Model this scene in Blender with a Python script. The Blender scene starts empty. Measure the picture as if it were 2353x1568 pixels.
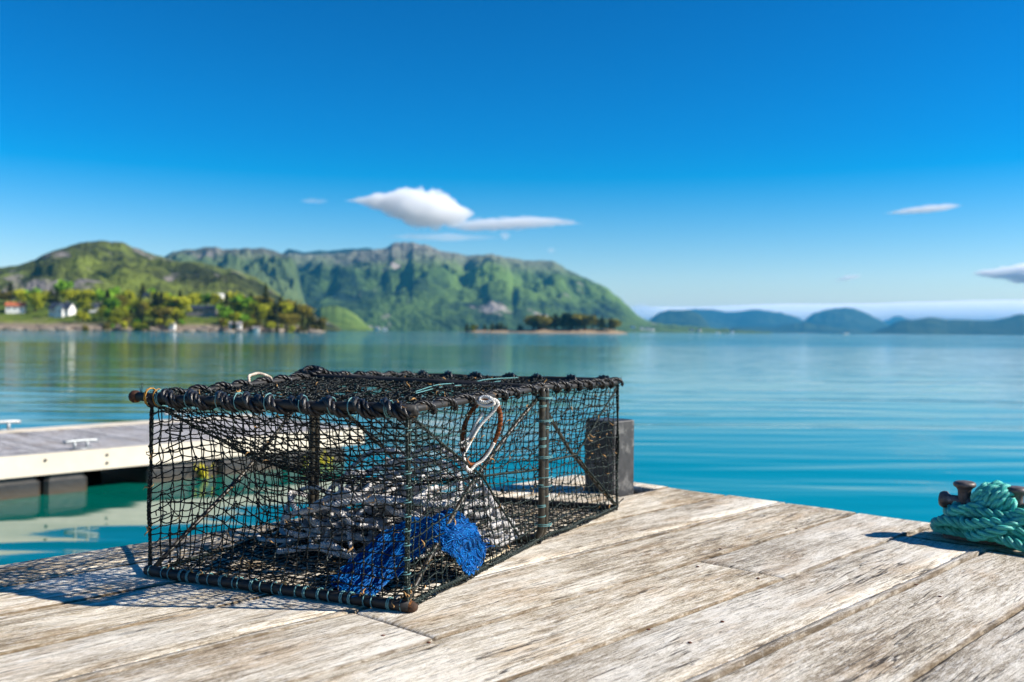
import bpy, math, random
import numpy as np
from mathutils import Vector, noise

random.seed(7)
RNG = np.random.default_rng(7)
SC = bpy.context.scene
COL = SC.collection

# ------------------------------------------------------------------ camera
F_MM, SENSOR = 35.0, 36.0
FPX = 2353 * F_MM / SENSOR            # focal length in pixels of a 2353 wide picture
PITCH, ROLL, CAM_H = math.atan(23.5 / 2288), math.radians(0.48), 0.61
cam_data = bpy.data.cameras.new("camera")
cam = bpy.data.objects.new("camera", cam_data)
COL.objects.link(cam)
cam_data.lens, cam_data.sensor_width = F_MM, SENSOR
cam_data.clip_start, cam_data.clip_end = 0.05, 90000
cam_data.dof.use_dof = True
cam_data.dof.focus_distance = 2.38
cam_data.dof.aperture_fstop = 3.4
_fw = Vector((0, math.cos(PITCH), -math.sin(PITCH)))
_up0 = Vector((0, math.sin(PITCH), math.cos(PITCH)))
_rt0 = Vector((1, 0, 0))
_c, _s = math.cos(ROLL), math.sin(ROLL)
_rt = _rt0 * _c + _up0 * _s
_up = -_rt0 * _s + _up0 * _c
from mathutils import Matrix
cam.matrix_world = Matrix(((_rt.x, _up.x, -_fw.x, 0), (_rt.y, _up.y, -_fw.y, 0), (_rt.z, _up.z, -_fw.z, CAM_H), (0, 0, 0, 1)))
SC.camera = cam

# ------------------------------------------------------------------ light
SUN_EL, SUN_AZ = math.radians(32.4), math.radians(93.9)     # azimuth clockwise from +Y
SKY_STRENGTH, SUN_STRENGTH = 0.074, 5.0
world = bpy.data.worlds.new("World")
SC.world = world
world.use_nodes = True
wn, wl = world.node_tree.nodes, world.node_tree.links
wn.clear()
w_out = wn.new("ShaderNodeOutputWorld")
w_bg = wn.new("ShaderNodeBackground")
w_sky = wn.new("ShaderNodeTexSky")
w_sky.sky_type = 'NISHITA'
w_sky.sun_disc = False
w_sky.sun_elevation, w_sky.sun_rotation = SUN_EL, SUN_AZ
w_sky.air_density, w_sky.dust_density, w_sky.ozone_density = 1.0, 0.0, 4.0
w_hs = wn.new("ShaderNodeHueSaturation")
w_hs.inputs["Saturation"].default_value = 1.3
w_bg.inputs["Strength"].default_value = SKY_STRENGTH
# deepen the whole sky evenly, as a polarised, contrasty exposure shows it
w_dn, w_gm, w_upx = wn.new("ShaderNodeVectorMath"), wn.new("ShaderNodeGamma"), wn.new("ShaderNodeVectorMath")
w_dn.operation = w_upx.operation = 'SCALE'
w_dn.inputs["Scale"].default_value, w_gm.inputs["Gamma"].default_value, w_upx.inputs["Scale"].default_value = 0.2, 1.5, 5.0
wl.new(w_sky.outputs[0], w_dn.inputs[0])
wl.new(w_dn.outputs[0], w_gm.inputs["Color"])
wl.new(w_gm.outputs[0], w_upx.inputs[0])
wl.new(w_upx.outputs[0], w_hs.inputs["Color"])
w_sep, w_cmb, w_red = wn.new("ShaderNodeSeparateColor"), wn.new("ShaderNodeCombineColor"), wn.new("ShaderNodeMath")
w_red.operation, w_red.use_clamp = 'MULTIPLY_ADD', False
w_red.inputs[1].default_value, w_red.inputs[2].default_value = 1.35, -0.34
w_max = wn.new("ShaderNodeMath")
w_max.operation = 'MAXIMUM'
w_max.inputs[1].default_value = 0.0
wl.new(w_hs.outputs[0], w_sep.inputs[0])
wl.new(w_sep.outputs[0], w_red.inputs[0])
wl.new(w_red.outputs[0], w_max.inputs[0])
wl.new(w_max.outputs[0], w_cmb.inputs[0])
wl.new(w_sep.outputs[1], w_cmb.inputs[1])
wl.new(w_sep.outputs[2], w_cmb.inputs[2])
wl.new(w_cmb.outputs[0], w_bg.inputs["Color"])
wl.new(w_bg.outputs[0], w_out.inputs["Surface"])

sun_data = bpy.data.lights.new("sun", 'SUN')
sun_data.energy, sun_data.angle, sun_data.color = SUN_STRENGTH, math.radians(0.5), (1.0, 0.93, 0.82)
sun = bpy.data.objects.new("sun", sun_data)
COL.objects.link(sun)
SUN_DIR = Vector((math.sin(SUN_AZ) * math.cos(SUN_EL), math.cos(SUN_AZ) * math.cos(SUN_EL), math.sin(SUN_EL)))
sun.rotation_euler = SUN_DIR.to_track_quat('Z', 'Y').to_euler()

vs = SC.view_settings
vs.view_transform, vs.look, vs.gamma, vs.exposure, vs.use_curve_mapping = 'Standard', 'None', 1.0, 0.80, False
SC.render.engine = 'CYCLES'
SC.cycles.use_denoising = True
SC.cycles.max_bounces = 64
SC.cycles.diffuse_bounces, SC.cycles.glossy_bounces, SC.cycles.transmission_bounces = 4, 4, 6
SC.cycles.volume_bounces = 64
SC.cycles.transparent_max_bounces = 16
SC.cycles.caustics_reflective = SC.cycles.caustics_refractive = False

# ------------------------------------------------------------------ placing
TH = math.radians(47.0)
U = np.array([math.cos(TH), math.sin(TH), 0.0])      # along the deck planks
V = np.array([math.sin(TH), -math.cos(TH), 0.0])     # across them, away from the water
WATER_Z = -1.0


def uv(u, v, z=0.0):
    p = U * u + V * v
    return np.array([p[0], p[1], z])


def ray(x, y):
    X, Y = (x - 1176.5) / FPX, -(y - 784.0) / FPX
    return np.array(_rt) * X + np.array(_up) * Y + np.array(_fw)


def at(x, y, z=0.0):
    """the point of the level z seen at a pixel of the 2353 wide picture"""
    d = ray(x, y)
    return np.array([0, 0, CAM_H]) + d * ((z - CAM_H) / d[2])


def far(x, y, dist):
    """the point at a distance (metres along +Y) seen at that pixel"""
    d = ray(x, y)
    return np.array([0, 0, CAM_H]) + d * (dist / d[1])


# ------------------------------------------------------------------ mesh building
class MB:
    def __init__(self):
        self.v, self.f, self.st, self.n = [], [], [], 0

    def add(self, verts, faces, st=None):
        verts = np.asarray(verts, float).reshape(-1, 3)
        self.v.append(verts)
        off = self.n
        self.f.extend([tuple(i + off for i in q) for q in faces])
        self.st.append(np.zeros((len(verts), 2)) if st is None else np.asarray(st, float))
        self.n += len(verts)

    def tube(self, path, r, sides=6, closed=False, frames=None, cap=True):
        P = np.asarray(path, float)
        n = len(P)
        if frames is None:
            T = np.gradient(P, axis=0)
            if closed:
                T = np.roll(P, -1, 0) - np.roll(P, 1, 0)
            T /= np.linalg.norm(T, axis=1, keepdims=True) + 1e-12
            m = np.abs(T).mean(0)
            ref = np.eye(3)[int(np.argmin(np.abs(T).max(0) + 0.1 * m))]
            N = np.cross(T, ref)
            N /= np.linalg.norm(N, axis=1, keepdims=True) + 1e-12
            B = np.cross(T, N)
        else:
            N, B = frames
        R = np.broadcast_to(np.asarray(r, float), (n,)).reshape(n, 1)
        a = np.arange(sides) * 2 * math.pi / sides
        ring = (P[:, None, :] + R[:, :, None] * (np.cos(a)[None, :, None] * N[:, None, :] + np.sin(a)[None, :, None] * B[:, None, :]))
        s = np.concatenate([[0], np.cumsum(np.linalg.norm(np.diff(P, axis=0), axis=1))])
        st = np.stack([np.repeat(s, sides), np.tile(np.arange(sides) / sides, n)], 1)
        F = []
        m = n if closed else n - 1
        for i in range(m):
            j = (i + 1) % n
            for k in range(sides):
                l = (k + 1) % sides
                F.append((i * sides + k, i * sides + l, j * sides + l, j * sides + k))
        if cap and not closed:
            F.append(tuple(range(sides))[::-1])
            F.append(tuple((n - 1) * sides + k for k in range(sides)))
        self.add(ring.reshape(-1, 3), F, st)

    def box(self, lo, hi, ax=None, org=(0, 0, 0)):
        lo, hi = np.minimum(lo, hi), np.maximum(lo, hi)
        c = np.array([[x, y, z] for x in (lo[0], hi[0]) for y in (lo[1], hi[1]) for z in (lo[2], hi[2])], float)
        if ax is not None:
            c = c @ np.asarray(ax)
        F = [(0, 1, 3, 2), (4, 6, 7, 5), (0, 4, 5, 1), (2, 3, 7, 6), (0, 2, 6, 4), (1, 5, 7, 3)]
        if ax is not None and np.linalg.det(np.asarray(ax)) < 0:
            F = [q[::-1] for q in F]
        self.add(c + np.asarray(org), F)

    def blob(self, c, r, sub=1, jit=0.0, ax=(1, 1, 1)):
        V_, F_ = ICO[sub]
        d = V_ * (1 + jit * RNG.standard_normal((len(V_), 1)))
        self.add(np.asarray(c) + d * r * np.asarray(ax), F_)

    def lathe(self, prof, n=20, M=None, org=(0, 0, 0)):
        a = np.arange(n) * 2 * math.pi / n
        vs_ = np.array([[r * math.cos(t), r * math.sin(t), z] for r, z in prof for t in a])
        F = []
        for i in range(len(prof) - 1):
            for k in range(n):
                l = (k + 1) % n
                F.append((i * n + k, i * n + l, (i + 1) * n + l, (i + 1) * n + k))
        F.append(tuple(range(n))[::-1])
        F.append(tuple((len(prof) - 1) * n + k for k in range(n)))
        if M is not None:
            vs_ = vs_ @ np.asarray(M)
        self.add(vs_ + np.asarray(org), F)

    def mesh(self, name, m, origin=(0, 0, 0), smooth=True):
        me = bpy.data.meshes.new(name)
        Vv = np.concatenate(self.v) - np.asarray(origin, float)
        me.from_pydata(Vv.tolist(), [], self.f)
        at_ = me.attributes.new("st", 'FLOAT_VECTOR', 'POINT')
        st = np.concatenate(self.st)
        at_.data.foreach_set("vector", np.concatenate([st, np.zeros((len(st), 1))], 1).ravel())
        if smooth:
            me.polygons.foreach_set("use_smooth", np.ones(len(me.polygons), bool))
        me.materials.append(m)
        me.update()
        return me

    def build(self, name, m, parent=None, smooth=True, origin=None):
        """link as ONE object; vertices are given in world space"""
        base = np.array(parent.location) if parent is not None else np.zeros(3)
        if parent is not None and parent.parent is not None:
            base = base + np.array(parent.parent.location)
        org = base if origin is None else np.asarray(origin, float)
        o = bpy.data.objects.new(name, self.mesh(name, m, org, smooth))
        COL.objects.link(o)
        if parent is not None:
            o.parent = parent
            o.location = (org - base).tolist()
        else:
            o.location = org.tolist()
        return o


def _ico(sub):
    import bmesh
    b = bmesh.new()
    bmesh.ops.create_icosphere(b, subdivisions=sub, radius=1)
    b.verts.ensure_lookup_table()
    r = (np.array([v.co[:] for v in b.verts]), [tuple(v.index for v in f.verts) for f in b.faces])
    b.free()
    return r


ICO = {1: _ico(1), 2: _ico(2), 3: _ico(3), 4: _ico(4)}


def smooth_path(pts, step, closed=False):
    """Catmull-Rom through pts, resampled every step metres"""
    P = np.asarray(pts, float)
    if closed:
        Q = np.concatenate([P[-1:], P, P[:2]])
    else:
        Q = np.concatenate([2 * P[:1] - P[1:2], P, 2 * P[-1:] - P[-2:-1]])
    out = []
    for i in range(1, len(Q) - 2):
        p0, p1, p2, p3 = Q[i - 1:i + 3]
        t = np.linspace(0, 1, 16, endpoint=False)[:, None]
        out.append(0.5 * (2 * p1 + (p2 - p0) * t + (2 * p0 - 5 * p1 + 4 * p2 - p3) * t ** 2 + (3 * p1 - p0 - 3 * p2 + p3) * t ** 3))
    out = np.concatenate(out + [Q[-2:-1]])
    s = np.concatenate([[0], np.cumsum(np.linalg.norm(np.diff(out, axis=0), axis=1))])
    n = max(3, int(s[-1] / step) + 1)
    q = np.linspace(0, s[-1], n)
    return np.stack([np.interp(q, s, out[:, k]) for k in range(3)], 1)


def frames(P):
    T = np.gradient(P, axis=0)
    T /= np.linalg.norm(T, axis=1, keepdims=True) + 1e-12
    N = np.zeros_like(P)
    r = np.eye(3)[int(np.argmin(np.abs(T[0])))]
    n = np.cross(T[0], r)
    for i in range(len(P)):
        n = n - T[i] * (n @ T[i])
        n = n / (np.linalg.norm(n) + 1e-12)
        N[i] = n
    return N, np.cross(T, N)


def laid_rope(mb, P, R, pitch, strands=3, sides=6, spread=0.54, thick=0.53, wob=0.0):
    """strands twisted round each other along the path P"""
    N, B = frames(P)
    s = np.concatenate([[0], np.cumsum(np.linalg.norm(np.diff(P, axis=0), axis=1))])
    for i in range(strands):
        ph = 2 * math.pi * (s / pitch + i / strands)
        c = P + R * spread * (np.cos(ph)[:, None] * N + np.sin(ph)[:, None] * B)
        if wob:
            c = c + RNG.standard_normal(c.shape) * wob * R
        mb.tube(c, R * thick, sides, frames=(N, B))


# ------------------------------------------------------------------ things
def thing(name, label, cat, loc=(0, 0, 0), group=None):
    o = bpy.data.objects.new(name, None)
    o.empty_display_size = 0.1
    COL.objects.link(o)
    o.location = tuple(float(x) for x in loc)
    return tag(o, label, cat, group)


def tag(o, label, cat, group=None):
    o["label"], o["category"] = label, cat
    if group:
        o["group"] = group
    return o


def dup(o, loc=None, label=None, scale=None, rotz=None, group=None):
    r = o.copy()
    COL.objects.link(r)
    if loc is not None:
        r.location = tuple(float(x) for x in loc)
    if scale is not None:
        r.scale = scale
    if rotz is not None:
        r.rotation_euler = (0, 0, rotz)
    if label:
        r["label"] = label
    if group:
        r["group"] = group
    for ch in list(o.children):
        c = ch.copy()
        COL.objects.link(c)
        c.parent = r
        for g in ch.children:
            d = g.copy()
            COL.objects.link(d)
            d.parent = c
    return r


# ------------------------------------------------------------------ materials
class NT:
    def __init__(self, name, rough=0.6, spec=0.5):
        self.m = bpy.data.materials.new(name)
        self.m.use_nodes = True
        self.t = self.m.node_tree
        self.b = self.t.nodes["Principled BSDF"]
        self.b.inputs["Roughness"].default_value = rough
        self.b.inputs["Specular IOR Level"].default_value = spec

    def n(self, kind, **kw):
        o = self.t.nodes.new("ShaderNode" + kind)
        for k, v in kw.items():
            if hasattr(o, k):
                setattr(o, k, v)
            else:
                o.inputs[k.replace("_", " ")].default_value = v
        return o

    def l(self, a, b):
        self.t.links.new(a, b)

    def coord(self, scale=(1, 1, 1), kind="Object", attr=None, rnd=False):
        if attr:
            src = self.n("Attribute", attribute_name=attr).outputs["Vector"]
        else:
            src = self.n("TexCoord").outputs[kind]
        if rnd:
            oi = self.n("ObjectInfo")
            mu = self.n("Math", operation='MULTIPLY')
            self.l(oi.outputs["Random"], mu.inputs[0])
            mu.inputs[1].default_value = 37.0
            ad = self.n("VectorMath", operation='ADD')
            self.l(src, ad.inputs[0])
            self.l(mu.outputs[0], ad.inputs[1])
            src = ad.outputs[0]
        mp = self.n("Mapping")
        mp.inputs["Scale"].default_value = scale
        self.l(src, mp.inputs["Vector"])
        return mp.outputs[0]

    def noise(self, vec, scale=1.0, detail=4.0, rough=0.55, dist=0.0):
        o = self.n("TexNoise", Scale=scale, Detail=detail, Roughness=rough, Distortion=dist)
        self.l(vec, o.inputs["Vector"])
        return o.outputs["Fac"]

    def ramp(self, fac, stops, interp='LINEAR'):
        o = self.n("ValToRGB")
        o.color_ramp.interpolation = interp
        e = o.color_ramp.elements
        while len(e) < len(stops):
            e.new(0.5)
        for el, (p, c) in zip(e, stops):
            el.position = p
            el.color = (*c, 1) if len(c) == 3 else c
        self.l(fac, o.inputs["Fac"])
        return o.outputs["Color"]

    def mix(self, fac, a, b, mode='MIX'):
        o = self.n("Mix", data_type='RGBA', blend_type=mode)
        for sock, v in ((o.inputs[0], fac), (o.inputs[6], a), (o.inputs[7], b)):
            if isinstance(v, (int, float)):
                sock.default_value = v
            elif isinstance(v, tuple):
                sock.default_value = (*v, 1)
            else:
                self.l(v, sock)
        return o.outputs[2]

    def math(self, op, a, b=None, c=None):
        o = self.n("Math", operation=op)
        for i, v in enumerate((a, b, c)):
            if v is None:
                continue
            if isinstance(v, (int, float)):
                o.inputs[i].default_value = v
            else:
                self.l(v, o.inputs[i])
        return o.outputs[0]

    def bump(self, h, strength=1.0, dist=0.001, prev=None):
        o = self.n("Bump", Strength=strength, Distance=dist)
        self.l(h, o.inputs["Height"])
        if prev is not None:
            self.l(prev, o.inputs["Normal"])
        self.l(o.outputs[0], self.b.inputs["Normal"])
        return o.outputs[0]

    def color(self, c):
        if isinstance(c, tuple):
            self.b.inputs["Base Color"].default_value = (*c, 1)
        else:
            self.l(c, self.b.inputs["Base Color"])
        return self


def wood_material(name, bleach=1.0, grey=0.0):
    """weathered decking; the object's X runs along the grain"""
    t = NT(name, 0.75, 0.25)
    base = t.coord((1, 1, 1), rnd=True)

    def sc(s):
        mp = t.n("Mapping")
        mp.inputs["Scale"].default_value = s
        t.l(warp, mp.inputs["Vector"])
        return mp.outputs[0]
    # slow wander of the grain
    wn_ = t.n("TexNoise", Scale=2.2, Detail=2.0)
    mp0 = t.n("Mapping")
    mp0.inputs["Scale"].default_value = (0.8, 3.0, 1)
    t.l(base, mp0.inputs["Vector"])
    t.l(mp0.outputs[0], wn_.inputs["Vector"])
    vm = t.n("VectorMath", operation='MULTIPLY_ADD')
    vm.inputs[1].default_value = (0.0, 0.035, 0.0)
    t.l(wn_.outputs["Color"], vm.inputs[0])
    t.l(base, vm.inputs[2])
    warp0 = vm.outputs[0]
    # knots: stretched cells, only some of them carry a knot
    kv = t.n("Mapping")
    kv.inputs["Scale"].default_value = (1.7, 4.6, 0.0)
    t.l(warp0, kv.inputs["Vector"])
    vor = t.n("TexVoronoi", Scale=1.0, Randomness=1.0)
    t.l(kv.outputs[0], vor.inputs["Vector"])
    kd = vor.outputs["Distance"]
    near = t.n("MapRange", interpolation_type='SMOOTHSTEP')
    near.inputs["From Min"].default_value, near.inputs["From Max"].default_value = 0.30, 0.0
    t.l(kd, near.inputs["Value"])
    push = t.n("VectorMath", operation='SCALE')
    t.l(vor.outputs["Position"], push.inputs[0])
    push.inputs["Scale"].default_value = 0.0
    off = t.n("CombineXYZ")
    t.l(t.math('MULTIPLY', near.outputs[0], 0.030), off.inputs[1])
    va = t.n("VectorMath", operation='ADD')
    t.l(warp0, va.inputs[0])
    t.l(off.outputs[0], va.inputs[1])
    warp = va.outputs[0]
    g1 = t.noise(sc((5.0, 52, 20)), 1, 7, 0.72)
    g2 = t.noise(sc((24.0, 210, 60)), 1, 6, 0.78)
    g3 = t.noise(sc((110, 560, 200)), 1, 3, 0.75)
    patch = t.noise(sc((1.1, 3.4, 1)), 1, 4, 0.6)
    blot = t.noise(sc((7, 22, 5)), 1, 5, 0.7)
    grain = t.math('ADD', t.math('MULTIPLY', g1, 0.30), t.math('ADD', t.math('MULTIPLY', g2, 0.38), t.math('MULTIPLY', g3, 0.32)))
    lo, mid, hi = (0.105, 0.075, 0.045), (0.47, 0.395, 0.285), (0.85, 0.79, 0.675)
    if grey:
        lo, mid, hi = (0.12, 0.118, 0.125), (0.32, 0.315, 0.33), (0.54, 0.53, 0.545)
    tone = t.math('ADD', t.math('MULTIPLY', grain, 0.66), t.math('ADD', t.math('MULTIPLY', patch, 0.22), t.math('MULTIPLY', blot, 0.12)))
    c = t.ramp(tone, [(0.432, lo), (0.484, mid), (0.540, hi)])
    # silver weathering and warm stains
    st = t.noise(sc((2.3, 7.5, 1)), 1.3, 3, 0.6)
    c = t.mix(t.ramp(st, [(0.50, (0, 0, 0)), (0.66, (0.55, 0.55, 0.55))]), c, t.mix(1.0, c, (0.72, 0.56, 0.38), 'MULTIPLY'))
    # thin open cracks
    crack = t.ramp(t.noise(sc((5.5, 170, 50)), 1, 5, 0.75), [(0.385, (1, 1, 1)), (0.42, (0, 0, 0))])
    gate = t.ramp(t.noise(sc((1.3, 5, 1)), 1.7, 2, 0.5), [(0.42, (0.15, 0.15, 0.15)), (0.60, (1, 1, 1))])
    cr = t.math('MULTIPLY', crack, gate)
    c = t.mix(t.math('MULTIPLY', cr, 0.85), c, (0.05, 0.038, 0.028))
    # growth rings showing as thin dark lines, and long open splits
    rn = t.noise(sc((1.1, 15, 6)), 1, 3, 0.55)
    ring = t.ramp(t.math('FRACT', t.math('MULTIPLY', rn, 17.0)), [(0.0, (1, 1, 1)), (0.22, (0, 0, 0)), (0.93, (0, 0, 0)), (1.0, (1, 1, 1))])
    rgate = t.ramp(t.noise(sc((3.0, 11, 3)), 1.3, 4, 0.7), [(0.42, (0.06, 0.06, 0.06)), (0.62, (0.85, 0.85, 0.85))])
    rl = t.math('MULTIPLY', ring, rgate)
    c = t.mix(t.math('MULTIPLY', rl, 0.75), c, (0.085, 0.062, 0.043))
    sp = t.math('ABSOLUTE', t.math('SUBTRACT', t.noise(sc((0.9, 17, 5)), 1, 4, 0.6), 0.47))
    split = t.ramp(sp, [(0.004, (1, 1, 1)), (0.011, (0, 0, 0))])
    sgate = t.ramp(t.noise(sc((1.6, 4, 2)), 1.5, 3, 0.6), [(0.50, (0, 0, 0)), (0.56, (1, 1, 1))])
    sl = t.math('MULTIPLY', split, sgate)
    c = t.mix(t.math('MULTIPLY', sl, 0.92), c, (0.03, 0.022, 0.016))
    dash = t.ramp(t.noise(sc((20, 150, 30)), 1, 5, 0.8), [(0.57, (0, 0, 0)), (0.61, (1, 1, 1))])
    c = t.mix(t.math('MULTIPLY', dash, t.ramp(blot, [(0.38, (0.1, 0.1, 0.1)), (0.6, (0.85, 0.85, 0.85))])), c, (0.10, 0.075, 0.052))
    pale = t.ramp(t.noise(sc((16, 95, 30)), 1.1, 6, 0.78), [(0.555, (0, 0, 0)), (0.605, (1, 1, 1))])
    c = t.mix(t.math('MULTIPLY', pale, 0.62), c, (0.84, 0.80, 0.73))
    # knots
    sepk = t.n("SeparateColor")
    t.l(vor.outputs["Color"], sepk.inputs[0])
    has = t.math('GREATER_THAN', sepk.outputs[0], 0.32)
    kn = t.ramp(kd, [(0.02, (1, 1, 1)), (0.07, (0.6, 0.6, 0.6)), (0.085, (0.1, 0.1, 0.1)), (0.105, (0.5, 0.5, 0.5)), (0.15, (0, 0, 0))])
    kf = t.math('MULTIPLY', t.math('MULTIPLY', kn, has), t.ramp(g2, [(0.35, (1, 1, 1)), (0.75, (0.25, 0.25, 0.25))]))
    c = t.mix(t.math('MULTIPLY', kf, 0.8), c, (0.075, 0.05, 0.032))
    # dark mildew streaks and little pale lichen specks
    mil = t.ramp(t.noise(sc((9, 60, 9)), 1, 6, 0.75), [(0.62, (0, 0, 0)), (0.72, (1, 1, 1))])
    c = t.mix(t.math('MULTIPLY', mil, 0.55), c, (0.12, 0.10, 0.075))
    sv = t.n("TexVoronoi", Scale=46.0)
    mp9 = t.n("Mapping")
    mp9.inputs["Scale"].default_value = (0.7, 1, 0)
    t.l(base, mp9.inputs["Vector"])
    t.l(mp9.outputs[0], sv.inputs["Vector"])
    s1 = t.ramp(sv.outputs["Distance"], [(0.10, (1, 1, 1)), (0.2, (0, 0, 0))])
    ss = t.n("SeparateColor")
    t.l(sv.outputs["Color"], ss.inputs[0])
    c = t.mix(t.math('MULTIPLY', t.math('MULTIPLY', s1, t.math('GREATER_THAN', ss.outputs[1], 0.80)), 0.6), c, (0.66, 0.64, 0.58))
    # dirt worn into the arrises
    ed = t.n("SeparateXYZ")
    t.l(t.n("Attribute", attribute_name="st").outputs["Vector"], ed.inputs[0])
    c = t.mix(t.math('MULTIPLY', ed.outputs[0], t.ramp(t.noise(sc((14, 30, 30)), 1, 4, 0.7), [(0.35, (0.35, 0.35, 0.35)), (0.6, (0.95, 0.95, 0.95))])), c, (0.125, 0.088, 0.050))
    # each plank a little different
    oi = t.n("ObjectInfo")
    hv = t.n("HueSaturation")
    t.l(c, hv.inputs["Color"])
    t.l(t.math('MULTIPLY_ADD', oi.outputs["Random"], 0.22, 0.90 * bleach), hv.inputs["Value"])
    t.l(t.math('MULTIPLY_ADD', oi.outputs["Random"], 0.3, 0.85), hv.inputs["Saturation"])
    t.color(hv.outputs[0])
    h = t.math('SUBTRACT', t.math('ADD', t.math('MULTIPLY', g2, 0.7), t.math('MULTIPLY', g1, 0.6)), t.math('ADD', t.math('MULTIPLY', cr, 0.5), t.math('MULTIPLY', kf, 0.4)))
    h = t.math('ADD', h, t.math('MULTIPLY', g3, 0.6))
    h = t.math('SUBTRACT', h, t.math('ADD', t.math('MULTIPLY', rl, 0.35), t.math('MULTIPLY', sl, 1.0)))
    t.bump(h, 1.0, 0.0040)
    return t.m


def simple(name, col, rough=0.6, spec=0.5, var=0.25, scale=40.0, bump=0.0, metal=0.0, spots=None):
    t = NT(name, rough, spec)
    c0 = t.coord()
    n = t.noise(c0, scale, 4, 0.6)
    lo = tuple(x * (1 - var) for x in col)
    hi = tuple(min(1, x * (1 + var)) for x in col)
    c = t.ramp(n, [(0.35, lo), (0.65, hi)])
    if spots:
        n2 = t.noise(c0, spots[1], 5, 0.65)
        c = t.mix(t.ramp(n2, [(spots[2], (0, 0, 0)), (spots[2] + 0.08, (1, 1, 1))]), c, spots[0])
    t.color(c)
    t.b.inputs["Metallic"].default_value = metal
    if bump:
        t.bump(n, 0.8, bump)
    return t.m


def rope_material(name, lo, hi, rough=0.45, along=60.0, around=14.0, bump=0.0012, spec=0.5, glint=None, sheen=0.0):
    t = NT(name, rough, spec)
    f = t.coord((along, around, 1), attr="st")
    n = t.noise(f, 1.0, 3, 0.6)
    ob = t.noise(t.coord(), 30.0, 3, 0.6)
    c = t.ramp(t.math('ADD', t.math('MULTIPLY', n, 0.7), t.math('MULTIPLY', ob, 0.3)), [(0.36, lo), (0.64, hi)])
    if glint:  # small bright spots in the colour imitate sparkle on the strands
        n2 = t.noise(t.coord(), glint[1], 2, 0.5)
        c = t.mix(t.ramp(n2, [(glint[2], (0, 0, 0)), (glint[2] + 0.05, (1, 1, 1))]), c, glint[0])
    t.color(c)
    t.bump(n, 0.9, bump)
    if sheen:
        t.b.inputs["Sheen Weight"].default_value = sheen
    return t.m


M_DECK = wood_material("weathered_wood", 1.07)
M_BEAM = simple("old_timber", (0.16, 0.12, 0.085), 0.85, 0.2, 0.4, 14, 0.004)
M_CRUMB = simple("gap_crumbs", (0.055, 0.040, 0.022), 0.95, 0.1, 0.55, 160, 0.006)
M_TWINE = rope_material("tarred_twine", (0.0015, 0.0025, 0.0022), (0.006, 0.008, 0.0075), 0.5, 420, 3, 0.0008, 0.2,
                        glint=((0.16, 0.19, 0.17), 260, 0.63))  # pale sparkle painted into the twine colour
M_TWINE2 = rope_material("green_twine", (0.002, 0.006, 0.0055), (0.009, 0.022, 0.019), 0.5, 420, 3, 0.0008, 0.22,
                         glint=((0.22, 0.25, 0.2), 240, 0.63))  # same painted sparkle on the green twine
M_CYAN = rope_material("cyan_twine", (0.05, 0.17, 0.18), (0.16, 0.36, 0.36), 0.5, 500, 3, 0.0005)
M_BLACKROPE = rope_material("black_rope", (0.002, 0.002, 0.0025), (0.016, 0.015, 0.017), 0.38, 120, 12, 0.0015, 0.6)
M_GREYROPE = rope_material("grey_rope", (0.13, 0.12, 0.125), (0.95, 0.93, 0.91), 0.65, 120, 11, 0.0030, 0.4)
M_GREENROPE = rope_material("sea_green_rope", (0.012, 0.25, 0.215), (0.12, 0.70, 0.58), 0.42, 34, 24, 0.0024, 0.4)
M_BLUE = rope_material("blue_netting_yarn", (0.0, 0.016, 0.085), (0.0, 0.12, 0.45), 0.5, 300, 3, 0.0006, 0.12,
                       glint=((0.02, 0.40, 0.88), 330, 0.62))  # bright blue highlights painted into the yarn colour
M_WHITECORD = rope_material("white_cord", (0.52, 0.49, 0.43), (0.82, 0.80, 0.76), 0.6, 500, 5, 0.0006, 0.4)
M_RUST = simple("rust_wrap", (0.17, 0.055, 0.018), 0.85, 0.2, 0.6, 130, 0.002)
M_BAR = simple("trap_bar", (0.012, 0.011, 0.010), 0.6, 0.5, 0.5, 60, 0.001, spots=((0.13, 0.075, 0.03), 35, 0.60))
M_BARBROWN = simple("trap_rod_brown", (0.026, 0.021, 0.012), 0.42, 0.5, 0.6, 55, 0.001, spots=((0.085, 0.068, 0.038), 45, 0.60))
M_WEED = simple("dried_weed", (0.40, 0.23, 0.09), 0.8, 0.2, 0.5, 220)
M_IRON = simple("bollard_iron", (0.125, 0.105, 0.098), 0.52, 0.5, 0.4, 45, 0.0012, 0.35, spots=((0.30, 0.25, 0.24), 28, 0.60))
M_PILE = simple("black_pile", (0.036, 0.035, 0.036), 0.55, 0.45, 0.4, 26, 0.0012, 0.0, spots=((0.12, 0.117, 0.113), 14, 0.54))

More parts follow.
